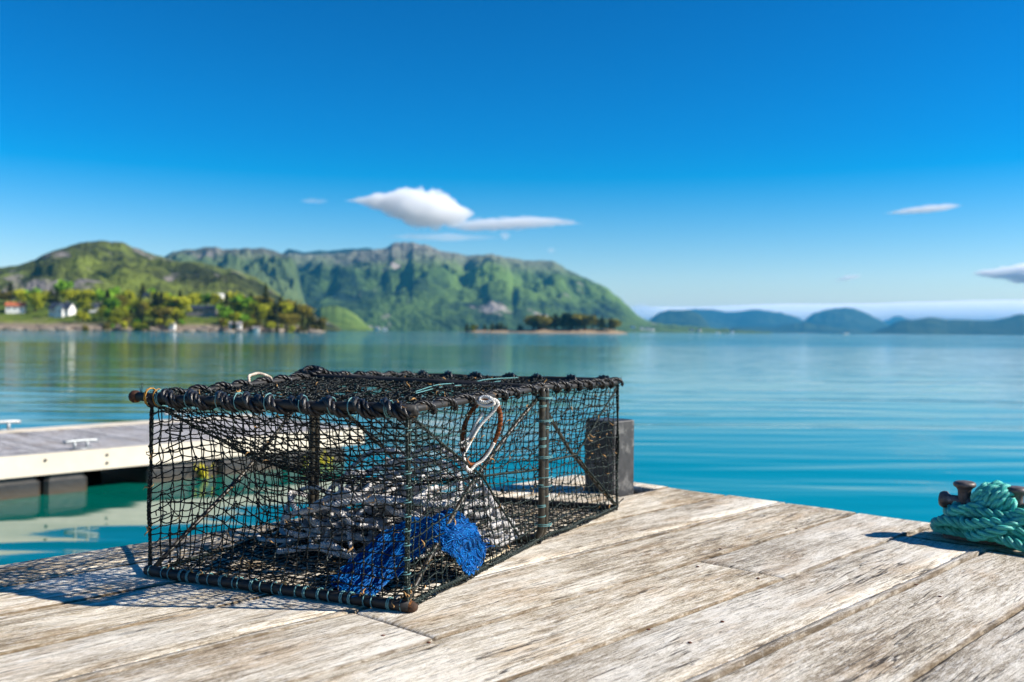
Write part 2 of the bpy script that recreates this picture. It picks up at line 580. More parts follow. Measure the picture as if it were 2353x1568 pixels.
# ------------------------------------------------------------------ water
def water_material():
    t = NT("fjord_water", 0.045, 0.5)
    t.b.inputs["IOR"].default_value = 1.333
    patch = t.noise(t.coord((0.02, 0.05, 1)), 1, 2, 0.5)
    sx = t.n("SeparateXYZ")
    t.l(t.coord(), sx.inputs[0])
    # body colour runs from green on the pontoon side to turquoise on the right
    side = t.n("MapRange", interpolation_type='SMOOTHSTEP')
    side.inputs["From Min"].default_value, side.inputs["From Max"].default_value = -3.5, 3.0
    t.l(sx.outputs[0], side.inputs["Value"])
    green_body = t.ramp(patch, [(0.35, (0.0, 0.100, 0.062)), (0.65, (0.0, 0.112, 0.085))])
    turquoise_body = t.ramp(patch, [(0.35, (0.0, 0.172, 0.165)), (0.65, (0.0, 0.195, 0.190))])
    t.color(t.mix(side.outputs[0], green_body, turquoise_body))
    wind = t.n("MapRange", interpolation_type='SMOOTHSTEP')
    wind.inputs["From Min"].default_value, wind.inputs["From Max"].default_value = 95, 135
    wind.inputs["To Min"].default_value, wind.inputs["To Max"].default_value = 0.0034, 0.075
    t.l(sx.outputs[1], wind.inputs["Value"])
    a = t.noise(t.coord((0.085, 0.50, 0)), 1.0, 2.0, 0.5, 0.8)
    b = t.noise(t.coord((0.30, 1.15, 0)), 1.0, 2.0, 0.5, 0.4)
    c = t.noise(t.coord((1.3, 4.2, 0)), 1.0, 2.0, 0.5)
    calm = t.ramp(t.noise(t.coord((0.012, 0.035, 0)), 1.0, 2.0, 0.5), [(0.40, (0.35, 0.35, 0.35)), (0.62, (1, 1, 1))])
    h = t.math('ADD', t.math('MULTIPLY', a, 0.052), t.math('MULTIPLY', calm, t.math('ADD', t.math('MULTIPLY', b, 0.022), t.math('MULTIPLY', c, wind.outputs[0]))))
    t.bump(h, 1.0, 1.0)
    return t.m


mb = MB()
W = 17500
mb.add([(-W, -400, WATER_Z), (W, -400, WATER_Z), (W, W, WATER_Z), (-W, W, WATER_Z)], [(0, 1, 2, 3)])
water = mb.build("water", water_material(), smooth=False)
water["kind"] = "structure"
mb = MB()
mb.add([(-W, -400, WATER_Z - 3), (W, -400, WATER_Z - 3), (W, W, WATER_Z - 3), (-W, W, WATER_Z - 3)], [(0, 1, 2, 3)])
bed = mb.build("seabed", simple("seabed_sand", (0.10, 0.11, 0.09), 0.9, 0.1), smooth=False)
bed["kind"] = "structure"


# ------------------------------------------------------------------ hills
def hill_material(name, greens, rock, rock_amt, scale, top_rock=None, shore=None, bump=6.0):
    t = NT(name, 0.95, 0.08)
    co = t.coord((1, 1, 1))
    n1 = t.noise(co, 1 / (scale * 2.2), 5, 0.62)
    n2 = t.noise(co, 1 / (scale * 0.35), 5, 0.7)
    n3 = t.noise(co, 1 / (scale * 0.09), 3, 0.7)
    tone = t.math('ADD', t.math('MULTIPLY', n1, 0.5), t.math('ADD', t.math('MULTIPLY', n2, 0.34), t.math('MULTIPLY', n3, 0.16)))
    c = t.ramp(tone, [(0.41, greens[0]), (0.48, greens[1]), (0.57, greens[2])])
    mp = t.coord((1, 1, 0.35))
    r = t.ramp(t.noise(mp, 1 / (scale * 0.6), 5, 0.65), [(1 - rock_amt, (0, 0, 0)), (1.06 - rock_amt, (1, 1, 1))])
    c = t.mix(r, c, t.mix(n2, rock, tuple(x * 1.5 for x in rock)))
    if top_rock or shore:
        sx = t.n("SeparateXYZ")
        t.l(t.coord(), sx.inputs[0])
        if top_rock:
            hgt = t.math('ADD', sx.outputs[2], t.math('MULTIPLY', t.math('SUBTRACT', n2, 0.5), top_rock[1] * 2))
            k = t.n("MapRange")
            k.inputs["From Min"].default_value, k.inputs["From Max"].default_value = top_rock[0] - top_rock[1], top_rock[0] + top_rock[1]
            t.l(hgt, k.inputs["Value"])
            c = t.mix(t.math('MULTIPLY', k.outputs[0], 0.8), c, t.mix(n2, top_rock[2], tuple(x * 1.6 for x in top_rock[2])))
        if shore:
            hgt = t.math('ADD', sx.outputs[2], t.math('MULTIPLY', t.math('SUBTRACT', n2, 0.5), shore[1] * 3))
            k = t.n("MapRange")
            k.inputs["From Min"].default_value, k.inputs["From Max"].default_value = shore[0] + shore[1], shore[0] - shore[1]
            t.l(hgt, k.inputs["Value"])
            c = t.mix(k.outputs[0], c, t.mix(n3, shore[2], tuple(x * 1.9 for x in shore[2])))
    t.color(c)
    t.bump(t.math('ADD', t.math('MULTIPLY', n2, 1.0), t.math('MULTIPLY', n3, 0.8)), 1.0, bump)
    return t.m


HILLS = {}


def hill(name, prof, d0, d1, d2, m, amp=0.16, freq=3.0, nt=44, shape=0.85, nx=240, seed=0.0, gully=0.0, lean=0.0, rough=3.0):
    prof = np.array(prof, float)
    xs = np.linspace(prof[0, 0], prof[-1, 0], nx)
    ys = np.interp(xs, prof[:, 0], prof[:, 1])
    k = np.hanning(7)
    pad = np.concatenate([np.full(3, ys[0]), ys, np.full(3, ys[-1])])
    ys = np.convolve(pad, k / k.sum(), 'valid')
    ys = ys + np.array([rough * noise.fractal(Vector((x * 0.035, seed * 3.1, 0)), 0.75, 2.0, 6) for x in xs])
    ts = list(np.linspace(0, 1, nt)) + [1.15, 1.4, 1.7, 2.0]
    hs = []
    for ix, (x, y) in enumerate(zip(xs, ys)):
        top = far(x, y, d1)
        hs.append(top[2])
    hs = np.array(hs)
    grid = []
    for t in ts:
        d = d0 + (d1 - d0) * t if t <= 1 else d1 + (d2 - d1) * (t - 1)
        for ix, x in enumerate(xs):
            px = far(x + lean * (1 - min(t, 1)), 700, d)
            if t <= 1:
                ridge = hs[ix] - (WATER_Z - 2)
                z = ridge * t ** shape
                q = Vector((px[0] / (d1 - d0) * freq, px[1] / (d1 - d0) * freq, seed))
                n_ = noise.fractal(q * 1.0, 0.9, 2.0, 6)
                z += ridge * amp * n_ * (t * (1 - t)) * 3.2
                if gully:
                    gq = noise.noise(Vector((px[0] / (d1 - d0) * freq * 2.2 + 0.8 * t, t * 0.9, seed + 5)))
                    z -= ridge * gully * max(0, 0.30 - abs(gq)) * t * (1 - t) * 4
                z = min(z, ridge * t * 1.0 * (d / d1) / max(t, 1e-3) * 0.995) if t < 1 else z
                z += WATER_Z - 2
            else:
                z = hs[ix] + (WATER_Z - 2 - hs[ix]) * (t - 1) ** 1.3
            grid.append((px[0], px[1], z))
    F = []
    n = len(xs)
    for j in range(len(ts) - 1):
        for i in range(n - 1):
            F.append((j * n + i, j * n + i + 1, (j + 1) * n + i + 1, (j + 1) * n + i))
    b = MB()
    b.add(grid, F)
    o = b.build(name, m)
    o["kind"] = "structure"
    HILLS[name] = (np.array(grid).reshape(len(ts), n, 3), xs)
    return o


G_DARK, G_MID, G_LITE = (0.022, 0.045, 0.016), (0.055, 0.095, 0.026), (0.105, 0.165, 0.038)
M_HILL1 = hill_material("birch_hill", ((0.010, 0.016, 0.008), (0.052, 0.062, 0.022), (0.15, 0.19, 0.035)), (0.17, 0.155, 0.145), 0.43, 110,
                        top_rock=(140, 25, (0.085, 0.08, 0.055)), bump=9)
M_MTN = hill_material("mountain_green", ((0.009, 0.020, 0.018), (0.055, 0.098, 0.030), (0.108, 0.180, 0.042)), (0.24, 0.21, 0.19), 0.38, 330,
                      top_rock=(275, 65, (0.16, 0.145, 0.13)), bump=22)
M_MTN2 = hill_material("mountain_pale_green", ((0.030, 0.050, 0.028), (0.075, 0.11, 0.045), (0.12, 0.16, 0.06)), (0.17, 0.15, 0.13), 0.36, 340,
                       top_rock=(250, 40, (0.15, 0.135, 0.12)), bump=18)
M_HEAD = hill_material("headland_ground", ((0.030, 0.050, 0.010), (0.085, 0.125, 0.020), (0.155, 0.195, 0.03)), (0.20, 0.17, 0.13), 0.38, 26,
                       shore=(2.6, 1.1, (0.17, 0.135, 0.10)), bump=1.2)
M_ISLE = hill_material("islet_rock", ((0.04, 0.055, 0.016), (0.09, 0.10, 0.03), (0.13, 0.13, 0.04)), (0.25, 0.19, 0.12), 0.40, 18,
                       shore=(3.0, 0.8, (0.26, 0.19, 0.12)), bump=0.8)
M_FAR = hill_material("far_hills", ((0.008, 0.018, 0.012), (0.020, 0.036, 0.018), (0.045, 0.065, 0.028)), (0.10, 0.095, 0.09), 0.32, 700, bump=30)
M_SHORE = hill_material("far_shore", ((0.030, 0.055, 0.025), (0.07, 0.11, 0.04), (0.13, 0.18, 0.06)), (0.2, 0.18, 0.15), 0.30, 90, bump=8)

hill("headland", [(-1300, 766), (-1050, 745), (-800, 715), (-500, 705), (-260, 698), (-120, 690), (0, 690), (150, 692), (300, 692), (450, 698), (560, 705), (640, 715), (700, 730), (735, 750), (752, 766)],
     470, 600, 700, M_HEAD, amp=0.10, freq=5, shape=0.8, seed=1.0, rough=1.5, nx=480)
hill("birch_hill", [(-1700, 766), (-1400, 735), (-1050, 700), (-700, 668), (-400, 655), (-150, 632), (0, 615), (40, 611), (60, 604), (110, 583), (170, 560), (230, 552), (285, 559), (340, 581), (390, 597),
                    (460, 604), (530, 619), (590, 638), (620, 660), (660, 690), (710, 722), (770, 748), (800, 764)],
     690, 1500, 2300, M_HILL1, amp=0.32, freq=6.5, shape=0.75, seed=3.0, nx=520, gully=0.2)
hill("green_foothill", [(640, 764), (690, 735), (740, 706), (770, 702), (800, 710), (825, 730), (850, 752), (870, 766)], 1700, 2100, 2500,
     hill_material("meadow_hill", ((0.05, 0.09, 0.02), (0.10, 0.16, 0.03), (0.16, 0.22, 0.05)), (0.2, 0.18, 0.12), 0.25, 60, bump=4), amp=0.1, seed=6.0, nx=80, nt=20)
hill("western_mountain", [(330, 620), (380, 590), (400, 578), (440, 572), (490, 567), (530, 575), (560, 571), (600, 570), (640, 579), (672, 590), (684, 615),
                          (690, 650), (700, 690), (725, 730), (760, 766)],
     2500, 3300, 4200, M_MTN2, amp=0.30, freq=6.5, shape=0.62, seed=8.0, gully=0.25)
hill("great_mountain", [(560, 600), (620, 588), (665, 584), (690, 585), (760, 584), (830, 577), (880, 572), (905, 560), (930, 555), (970, 562), (1010, 576),
                        (1060, 584), (1090, 587), (1130, 585), (1160, 590), (1200, 598), (1250, 599), (1275, 601), (1292, 611), (1320, 629), (1350, 640), (1390, 660),
                        (1420, 680), (1440, 702), (1460, 720), (1480, 734), (1500, 741), (1560, 748), (1640, 754), (1710, 759), (1790, 766), (1800, 770)],
     3000, 4300, 5600, M_MTN, amp=0.24, freq=6.5, shape=0.60, nx=360, nt=70, seed=11.0, gully=0.28, lean=0)
hill("distant_ridge", [(560, 640), (640, 590), (660, 573), (700, 579), (740, 577), (800, 572), (850, 571), (885, 580), (960, 620)], 6600, 7400, 8200, M_FAR, amp=0.15, seed=12.0, nx=90, nt=16)
hill("pale_blue_hill", [(1480, 766), (1520, 735), (1560, 712), (1620, 710), (1680, 716), (1735, 711), (1790, 718), (1830, 728), (1870, 745), (1900, 768)], 10500, 12000, 13500, M_FAR, amp=0.2, freq=4, seed=14.0, nx=140, nt=24)
hill("dark_blue_hill", [(1470, 764), (1490, 738), (1510, 720), (1540, 711), (1580, 712), (1610, 722), (1630, 745), (1640, 768)], 7400, 8200, 9000, M_FAR, amp=0.2, seed=16.0, nx=80, nt=20)
hill("saddle_hill", [(1800, 768), (1840, 742), (1870, 720), (1900, 712), (1940, 708), (1980, 714), (2010, 730), (2040, 745), (2090, 760), (2120, 769)], 9500, 10800, 12000, M_FAR, amp=0.22, freq=4, seed=18.0, nx=120, nt=24)
hill("faint_hill", [(1980, 768), (2020, 742), (2060, 726), (2095, 735), (2140, 750), (2180, 770)], 13300, 14500, 15500, M_FAR, amp=0.15, seed=20.0, nx=60, nt=14)
hill("low_blue_hill", [(1600, 768), (1640, 758), (1700, 751), (1760, 753), (1810, 746), (1850, 741), (1900, 749), (1960, 760), (2010, 766), (2060, 769)], 7800, 8600, 9400, M_FAR, amp=0.15, seed=22.0, nx=120, nt=16)
hill("eastern_blue_hill", [(1990, 769), (2040, 748), (2080, 736), (2140, 730), (2200, 735), (2255, 739), (2300, 732), (2353, 722), (2450, 712), (2600, 716), (2900, 730), (3300, 748), (3700, 769)], 6600, 7400, 8400, M_FAR, amp=0.2, freq=4, seed=24.0, nx=300, nt=24)
hill("islet", [(1035, 767), (1060, 762), (1110, 759), (1180, 759), (1260, 756), (1330, 754), (1400, 757), (1432, 763), (1446, 767)], 880, 910, 960, M_ISLE, amp=0.2, freq=2, seed=26.0, nx=120, nt=16, shape=0.5, rough=0.8)


def ground(hname, x, t):
    """a point on the terrain at a picture column and a depth fraction"""
    g, xs = HILLS[hname]
    n = 44 if g.shape[0] == 48 else g.shape[0] - 4
    i = int(np.clip(np.interp(x, xs, np.arange(len(xs))), 0, len(xs) - 1))
    j = int(round(t * (n - 1)))
    return g[j, i]


# ------------------------------------------------------------------ trees
def leaf_mat(name, lo, mid, hi):
    t = NT(name, 0.8, 0.15)
    oi = t.n("ObjectInfo")
    n = t.noise(t.coord(), 0.55, 4, 0.7)
    f = t.math('ADD', t.math('MULTIPLY', n, 0.8), t.math('MULTIPLY', oi.outputs["Random"], 0.2))
    t.color(t.ramp(f, [(0.35, lo), (0.5, mid), (0.68, hi)]))
    return t.m


M_LEAF = leaf_mat("leaf_yellow_green", (0.13, 0.165, 0.008), (0.36, 0.38, 0.016), (0.52, 0.50, 0.04))
M_LEAF2 = leaf_mat("leaf_fresh_green", (0.07, 0.17, 0.008), (0.19, 0.38, 0.02), (0.32, 0.52, 0.05))
M_BRONZE = leaf_mat("leaf_bronze", (0.08, 0.07, 0.012), (0.20, 0.17, 0.022), (0.32, 0.27, 0.035))
M_CONIF = leaf_mat("conifer_needles", (0.016, 0.026, 0.008), (0.05, 0.062, 0.014), (0.10, 0.11, 0.025))
M_BARK = simple("bark", (0.10, 0.075, 0.05), 0.9, 0.1, 0.4, 3)


def tree_meshes(kind, seed):
    rg = np.random.default_rng(seed)
    tr, cr = MB(), MB()
    H = 1.0
    tr.tube([(0, 0, -0.05), (0.01, 0, 0.3), (-0.01, 0.01, 0.62), (0, 0, 0.88)], [0.03, 0.024, 0.015, 0.005], 6)
    for k in range(5):
        a, z = rg.uniform(0, 6.28), rg.uniform(0.35, 0.65)
        tr.tube([(0, 0, z), (0.12 * math.cos(a), 0.12 * math.sin(a), z + 0.1), (0.22 * math.cos(a), 0.22 * math.sin(a), z + 0.16)], [0.012, 0.008, 0.003], 4)
    nl = 620
    if kind == "conifer":
        z = rg.uniform(0.14, 1.0, nl) ** 0.9
        rr = 0.25 * (1.02 - z) ** 0.8 * np.sqrt(rg.uniform(0.15, 1.0, nl)) * (0.75 + 0.35 * np.sin(z * 36 + seed))
        a = rg.uniform(0, 6.28, nl)
        P = np.stack([rr * np.cos(a), rr * np.sin(a), z], 1)
        size = 0.040
    else:
        lobes = [(rg.uniform(-.2, .2), rg.uniform(-.2, .2), rg.uniform(.38, .82), rg.uniform(.14, .25)) for _ in range(9)]
        P = []
        for _ in range(nl):
            x, y, z, r = lobes[rg.integers(len(lobes))]
            d = rg.standard_normal(3)
            d /= np.linalg.norm(d)
            P.append((x + d[0] * r * rg.uniform(.6, 1.05), y + d[1] * r * rg.uniform(.6, 1.05), z + d[2] * r * rg.uniform(.6, 1)))
        P = np.array(P)
        size = 0.046
    for p in P:
        d1 = rg.standard_normal(3)
        d1 /= np.linalg.norm(d1)
        d2 = np.cross(d1, rg.standard_normal(3))
        d2 /= np.linalg.norm(d2)
        s = size * rg.uniform(0.6, 1.3)
        cr.add([p - d1 * s, p + d2 * s * 0.8, p + d1 * s, p - d2 * s * 0.8], [(0, 1, 2, 3)])
    return tr.mesh("trunk", M_BARK), cr, kind


TREES = {}


def tree_proto(key, kind, m, seed):
    tr, cr, _ = tree_meshes(kind, seed)
    TREES.setdefault(key, []).append((tr, cr.mesh("crown", m, smooth=False)))


for s in range(3):
    tree_proto("yellow", "leafy", M_LEAF, 10 + s)
    tree_proto("green", "leafy", M_LEAF2, 20 + s)
    tree_proto("bronze", "leafy", M_BRONZE, 30 + s)
    tree_proto("conifer", "conifer", M_CONIF, 40 + s)


ORD = ["first", "second", "third", "fourth", "fifth", "sixth", "seventh", "eighth", "ninth", "tenth", "eleventh", "twelfth", "thirteenth", "fourteenth", "fifteenth", "sixteenth", "seventeenth", "eighteenth", "nineteenth", "twentieth"]
NUM = ["zero", "one", "two", "three", "four", "five", "six", "seven", "eight", "nine", "ten", "eleven", "twelve", "thirteen", "fourteen", "fifteen", "sixteen", "seventeen", "eighteen", "nineteen", "twenty"]


def name_apart(rows):
    """rows of (object, singular, plural, place): look-alikes at one place are counted from the left"""
    cells = {}
    for o, one, many, place in rows:
        cells.setdefault((one, many, place), []).append(o)
    for (one, many, place), os_ in cells.items():
        os_.sort(key=lambda o: o.location[0] / o.location[1])
        n = len(os_)
        for i, o in enumerate(os_):
            if n == 1:
                o["label"] = one + " " + place
            elif n == 2:
                o["label"] = ("left" if i == 0 else "right") + " one of two " + many + " " + place
            else:
                o["label"] = ORD[min(i, 19)] + " from left of " + NUM[min(n, 20)] + " " + many + " " + place


TREE_ROWS = []


def zone(x):
    for lim, txt in ((95, "by the red-roofed house"), (190, "around the dark-roofed house"), (300, "by the white cabin"), (430, "in the wood's middle"), (530, "around the grey house"),
                     (620, "above the boathouse"), (9999, "near the headland tip")):
        if x < lim:
            return txt


def bank(t):
    return "at the water" if t < .2 else "on the lower bank" if t < .42 else "on the upper bank" if t < .65 else "on the crest"


def plant_tree(key, loc, h, label, group=None, name="tree", wide=1.0):
    tr, cr = random.choice(TREES[key])
    t = thing(name, label, "tree", loc, group)
    t.scale = (h * wide, h * wide, h)
    t.rotation_euler = (0, 0, random.uniform(0, 6.28))
    for nm, me in (("trunk", tr), ("crown", cr)):
        o = bpy.data.objects.new(nm, me)
        COL.objects.link(o)
        o.parent = t
    return t


HG = "trees of the wood on the headland"
LAB = {"yellow": "yellow-green leafy tree in the wood on the headland behind the pontoon",
       "green": "fresh green leafy tree in the wood on the headland behind the pontoon",
       "bronze": "bronze-brown leafy tree in the wood on the headland behind the pontoon",
       "conifer": "dark green conifer in the wood on the headland behind the pontoon"}
NMS = {"yellow": "birch_tree", "green": "leafy_tree", "bronze": "bronze_tree", "conifer": "conifer_tree"}
rt = random.Random(5)
houses_x = [(35, 62), (145, 70), (470, 62), (217, 22)]
for row, (t0, hmin, hmax, num) in enumerate([(0.10, 3.5, 6, 62), (0.26, 6, 10, 60), (0.5, 8, 12, 58), (0.8, 8, 11, 42)]):
    for k in range(num):
        x = -40 + (k + rt.uniform(0.1, 0.9)) * 785 / num
        t = min(0.95, t0 + rt.uniform(-0.07, 0.07))
        if any(abs(x - hx) < hw / 2 + 9 for hx, hw in houses_x) and t < 0.66:
            continue
        if x < 110 and t < 0.45 and rt.random() < 0.75:
            continue
        if x > 700 and t > 0.5:
            continue
        r = rt.random()
        key = "yellow" if r < 0.46 else "green" if r < 0.66 else "bronze" if r < 0.81 else "conifer"
        if x > 590:
            key = "conifer" if r < 0.35 else "yellow" if r < 0.72 else "bronze"
        g = ground("headland", x, t)
        h = rt.uniform(hmin, hmax) * (1.2 if key == "conifer" else 1.0)
        o = plant_tree(key, g - np.array([0, 0, 0.3]), h, LAB[key], HG, NMS[key], rt.uniform(1.05, 1.55))
        kind = {"yellow": "yellow-green leafy tree", "green": "fresh-green leafy tree", "bronze": "bronze-brown leafy tree", "conifer": "dark conifer tree"}[key]
        TREE_ROWS.append((o, kind, kind + "s", bank(t) + " " + zone(x)))
p = ground("headland", 612, 0.5)
plant_tree("conifer", p, 19, "tallest dark conifer, standing above the wood near the tip of the headland", None, "conifer_tree", 0.8)
p = ground("headland", 152, 0.95)
plant_tree("green", p, 14, "bright green round tree rising behind the white house with the dark roof", None, "leafy_tree", 1.2)

name_apart(TREE_ROWS)
IG = "dark trees on the islet"
ISLE_ROWS = []
for k in range(46):
    x = rt.uniform(1228, 1416) if k > 15 else rt.uniform(1070, 1235)
    tall = rt.uniform(10.5, 15.5) if k > 15 else rt.uniform(4.5, 7.5)
    g = ground("islet", x, rt.uniform(0.55, 1.0))
    o = plant_tree("conifer" if rt.random() < 0.75 else "bronze", g - np.array([0, 0, 0.2]), tall,
               "dark pine among the trees on the low islet" if k > 15 else "low dark shrubby tree on the thin end of the islet", IG, "pine_tree", 2.1)
    ISLE_ROWS.append((o, "dark pine", "dark pines", "on the right half of the islet" if x > 1320 else "at the islet's middle") if k > 15 else (o, "low dark shrubby tree", "low dark shrubby trees", "on the islet's thin end"))
name_apart(ISLE_ROWS)
g = ground("islet", 1090, 0.6)
plant_tree("yellow", g, 6, "small yellow-green tree at the pale tip of the islet", None, "leafy_tree", 1.2)

# ------------------------------------------------------------------ houses, boulders, boats
M_WHITE = simple("white_boards", (0.78, 0.77, 0.74), 0.6, 0.3, 0.06, 2)
M_GREYW = simple("grey_boards", (0.26, 0.24, 0.23), 0.7, 0.3, 0.15, 2)
M_ROOFR = simple("red_roof", (0.42, 0.13, 0.06), 0.8, 0.2, 0.2, 3)
M_ROOFD = simple("dark_roof", (0.035, 0.045, 0.07), 0.6, 0.4, 0.2, 3)
M_GLASS = simple("window_glass", (0.03, 0.04, 0.05), 0.08, 0.5, 0.1, 1)
M_ROCK = simple("shore_rock", (0.26, 0.215, 0.17), 0.9, 0.15, 0.45, 1.2, 0.15)


def house(label, loc, w, d, h, rh, rotz, wm, rm, name="house", windows=3, wing=None, group=None, cat="house"):
    t = thing(name, label, cat, loc, group)
    R = np.array([[math.cos(rotz), math.sin(rotz), 0], [-math.sin(rotz), math.cos(rotz), 0], [0, 0, 1]])

    def part(nm, fn, m, par, smooth=False):
        b = MB()
        fn(b)
        b.v = [v @ R + np.array(loc) for v in b.v]
        return b.build(nm, m, par, smooth)

    def gable(b, x0, x1, y0, y1, z0, z1, axis):
        if axis == 0:
            ym = (y0 + y1) / 2
            pts = [(x0, y0, z0), (x0, y1, z0), (x0, ym, z1), (x1, y0, z0), (x1, y1, z0), (x1, ym, z1)]
        else:
            xm = (x0 + x1) / 2
            pts = [(x1, y0, z0), (x0, y0, z0), (xm, y0, z1), (x1, y1, z0), (x0, y1, z0), (xm, y1, z1)]
        b.add(pts, [(0, 2, 1), (3, 4, 5), (0, 3, 5, 2), (1, 2, 5, 4), (0, 1, 4, 3)])

    def walls(b):
        b.box((-w / 2, -d / 2, -1.5), (w / 2, d / 2, h))
        gable(b, -w / 2 + .02, w / 2 - .02, -d / 2 + .02, d / 2 - .02, h + .002, h + rh - 0.15, 0)
        if wing:
            b.box((wing[0] - wing[1] / 2, -d / 2 - 1.6, -1.5), (wing[0] + wing[1] / 2, -d / 2 - .003, h + .3))
            gable(b, wing[0] - wing[1] / 2 + .02, wing[0] + wing[1] / 2 - .02, -d / 2 - 1.58, 0, h + .302, h + rh * 0.8 - .1, 1)
    part("wall", walls, wm, t)

    def roof_slab(b, x0, x1, y0, y1, z0, z1, axis, th=0.22, o=0.45):
        if axis == 0:
            ym = (y0 + y1) / 2
            k = o * (z1 - z0) / (ym - y0)
            for sgn, ye in ((1, y0), (-1, y1)):
                e = ye - sgn * o
                q = [(x0 - o, e, z0 - k), (x1 + o, e, z0 - k), (x1 + o, ym, z1), (x0 - o, ym, z1)]
                b.add(q + [(a, c, z + th) for a, c, z in q], [(0, 3, 2, 1), (4, 5, 6, 7), (0, 1, 5, 4), (1, 2, 6, 5), (2, 3, 7, 6), (3, 0, 4, 7)])
        else:
            xm = (x0 + x1) / 2
            k = o * (z1 - z0) / (xm - x0)
            for sgn, xe in ((1, x0), (-1, x1)):
                e = xe - sgn * o
                q = [(e, y0 - o, z0 - k), (e, y1, z0 - k), (xm, y1, z1), (xm, y0 - o, z1)]
                b.add(q + [(a, c, z + th) for a, c, z in q], [(0, 3, 2, 1), (4, 5, 6, 7), (0, 1, 5, 4), (1, 2, 6, 5), (2, 3, 7, 6), (3, 0, 4, 7)])

    def roof(b):
        roof_slab(b, -w / 2, w / 2, -d / 2, d / 2, h, h + rh, 0)
        if wing:
            roof_slab(b, wing[0] - wing[1] / 2, wing[0] + wing[1] / 2, -d / 2 - 1.6, 0, h + .3, h + rh * .8, 1)
    ro = part("roof", roof, rm, t)
    if h > 2.6:
        part("chimney", lambda b: b.box((w * .18, -.35, h + rh * .5), (w * .18 + .7, .35, h + rh + .9)), M_GREYW, ro)
        for k in range(windows):
            wx = -w / 2 + w * (k + 0.5) / windows
            yy = -d / 2
            if wing and abs(wx - wing[0]) < wing[1] / 2 + .6:
                yy = -d / 2 - 1.6
            f = part("window", lambda b: b.box((wx - .55, yy - .06, h * .42), (wx + .55, yy + .02, h * .42 + 1.25)), wm, t)
            part("pane", lambda b: b.box((wx - .45, yy - .075, h * .42 + .1), (wx + .45, yy - .061, h * .42 + 1.15)), M_GLASS, f)
    return t


def hloc(x, t, dz=0.0):
    return ground("headland", x, t) + np.array([0, 0, dz])


house("white house with an orange-red roof on the bank above the shore rocks", hloc(38, 0.5, 0.5), 9.0, 6.5, 3.2, 1.9, 0.30, M_WHITE, M_ROOFR)
house("white house with a dark blue-grey roof and a front gable", hloc(146, 0.42, 0.6), 11, 7.0, 3.4, 3.0, -0.12, M_WHITE, M_ROOFD, wing=(0.8, 4.2), windows=4)
house("small white cabin among trees between the dark-roofed house and the wood", hloc(217, 0.48, 0.4), 4.5, 4, 2.7, 1.5, 0.2, M_WHITE, M_ROOFD, "cabin", 1, cat="cabin")
house("long grey house with a dark flat-pitched roof in the wood", hloc(467, 0.52, 0.6), 15, 7, 3.6, 1.4, 0.1, M_GREYW, M_ROOFD, windows=5)
house("small white house peeping over the grey house in the wood", hloc(505, 0.85, 4.0), 4.4, 4, 2.6, 1.3, 0.0, M_WHITE, M_WHITE, windows=2)
house("small white house half hidden by leafy trees in the middle of the wood", hloc(345, 0.8, 3.5), 4.2, 4, 2.8, 1.4, -0.2, M_WHITE, M_ROOFD, windows=1)
house("white boathouse standing on the shore rocks below the grey house", hloc(545, 0.10, 0.9), 5.5, 4, 2.1, 1.2, 0.1, M_WHITE, M_GREYW, "boathouse", 1, cat="boathouse")
house("tiny white boat shed at the waterline beside green bushes", hloc(397, 0.09, 0.6), 2.5, 2.6, 1.9, 1.0, 0.0, M_WHITE, M_GREYW, "boat_shed", 1, cat="shed")
house("low white boat shed at the water right of the boathouse", hloc(590, 0.08, 0.5), 2.8, 2.6, 1.4, 0.7, 0.1, M_WHITE, M_GREYW, "boat_shed", 1, cat="shed")

RG = "pale rocks along the headland shore"
rocks, ROCK_ROWS = [], []
for s in range(3):
    b = MB()
    b.blob((0, 0, 0), 1.0, 2, 0.12, (1.0, 0.7, 0.55))
    rocks.append(b.mesh("shore_rock", M_ROCK, smooth=False))
for k in range(34):
    x = -20 + k * 22.6 + rt.uniform(-8, 8)
    g = ground("headland", x, rt.uniform(0.03, 0.12))
    o = bpy.data.objects.new("shore_rock", rt.choice(rocks))
    COL.objects.link(o)
    s = rt.uniform(1.3, 3.0)
    o.location = (g[0], g[1], max(g[2], WATER_Z + 0.2))
    o.scale = (s * 1.7, s, s * 0.9)
    o.rotation_euler = (0, 0, rt.uniform(-.5, .5))
    tag(o, "pale rock at the water's edge below the wooded headland", "rock", RG)
    ROCK_ROWS.append((o, "pale rock", "pale rocks", "at the water's edge " + zone(x)))
name_apart(ROCK_ROWS)

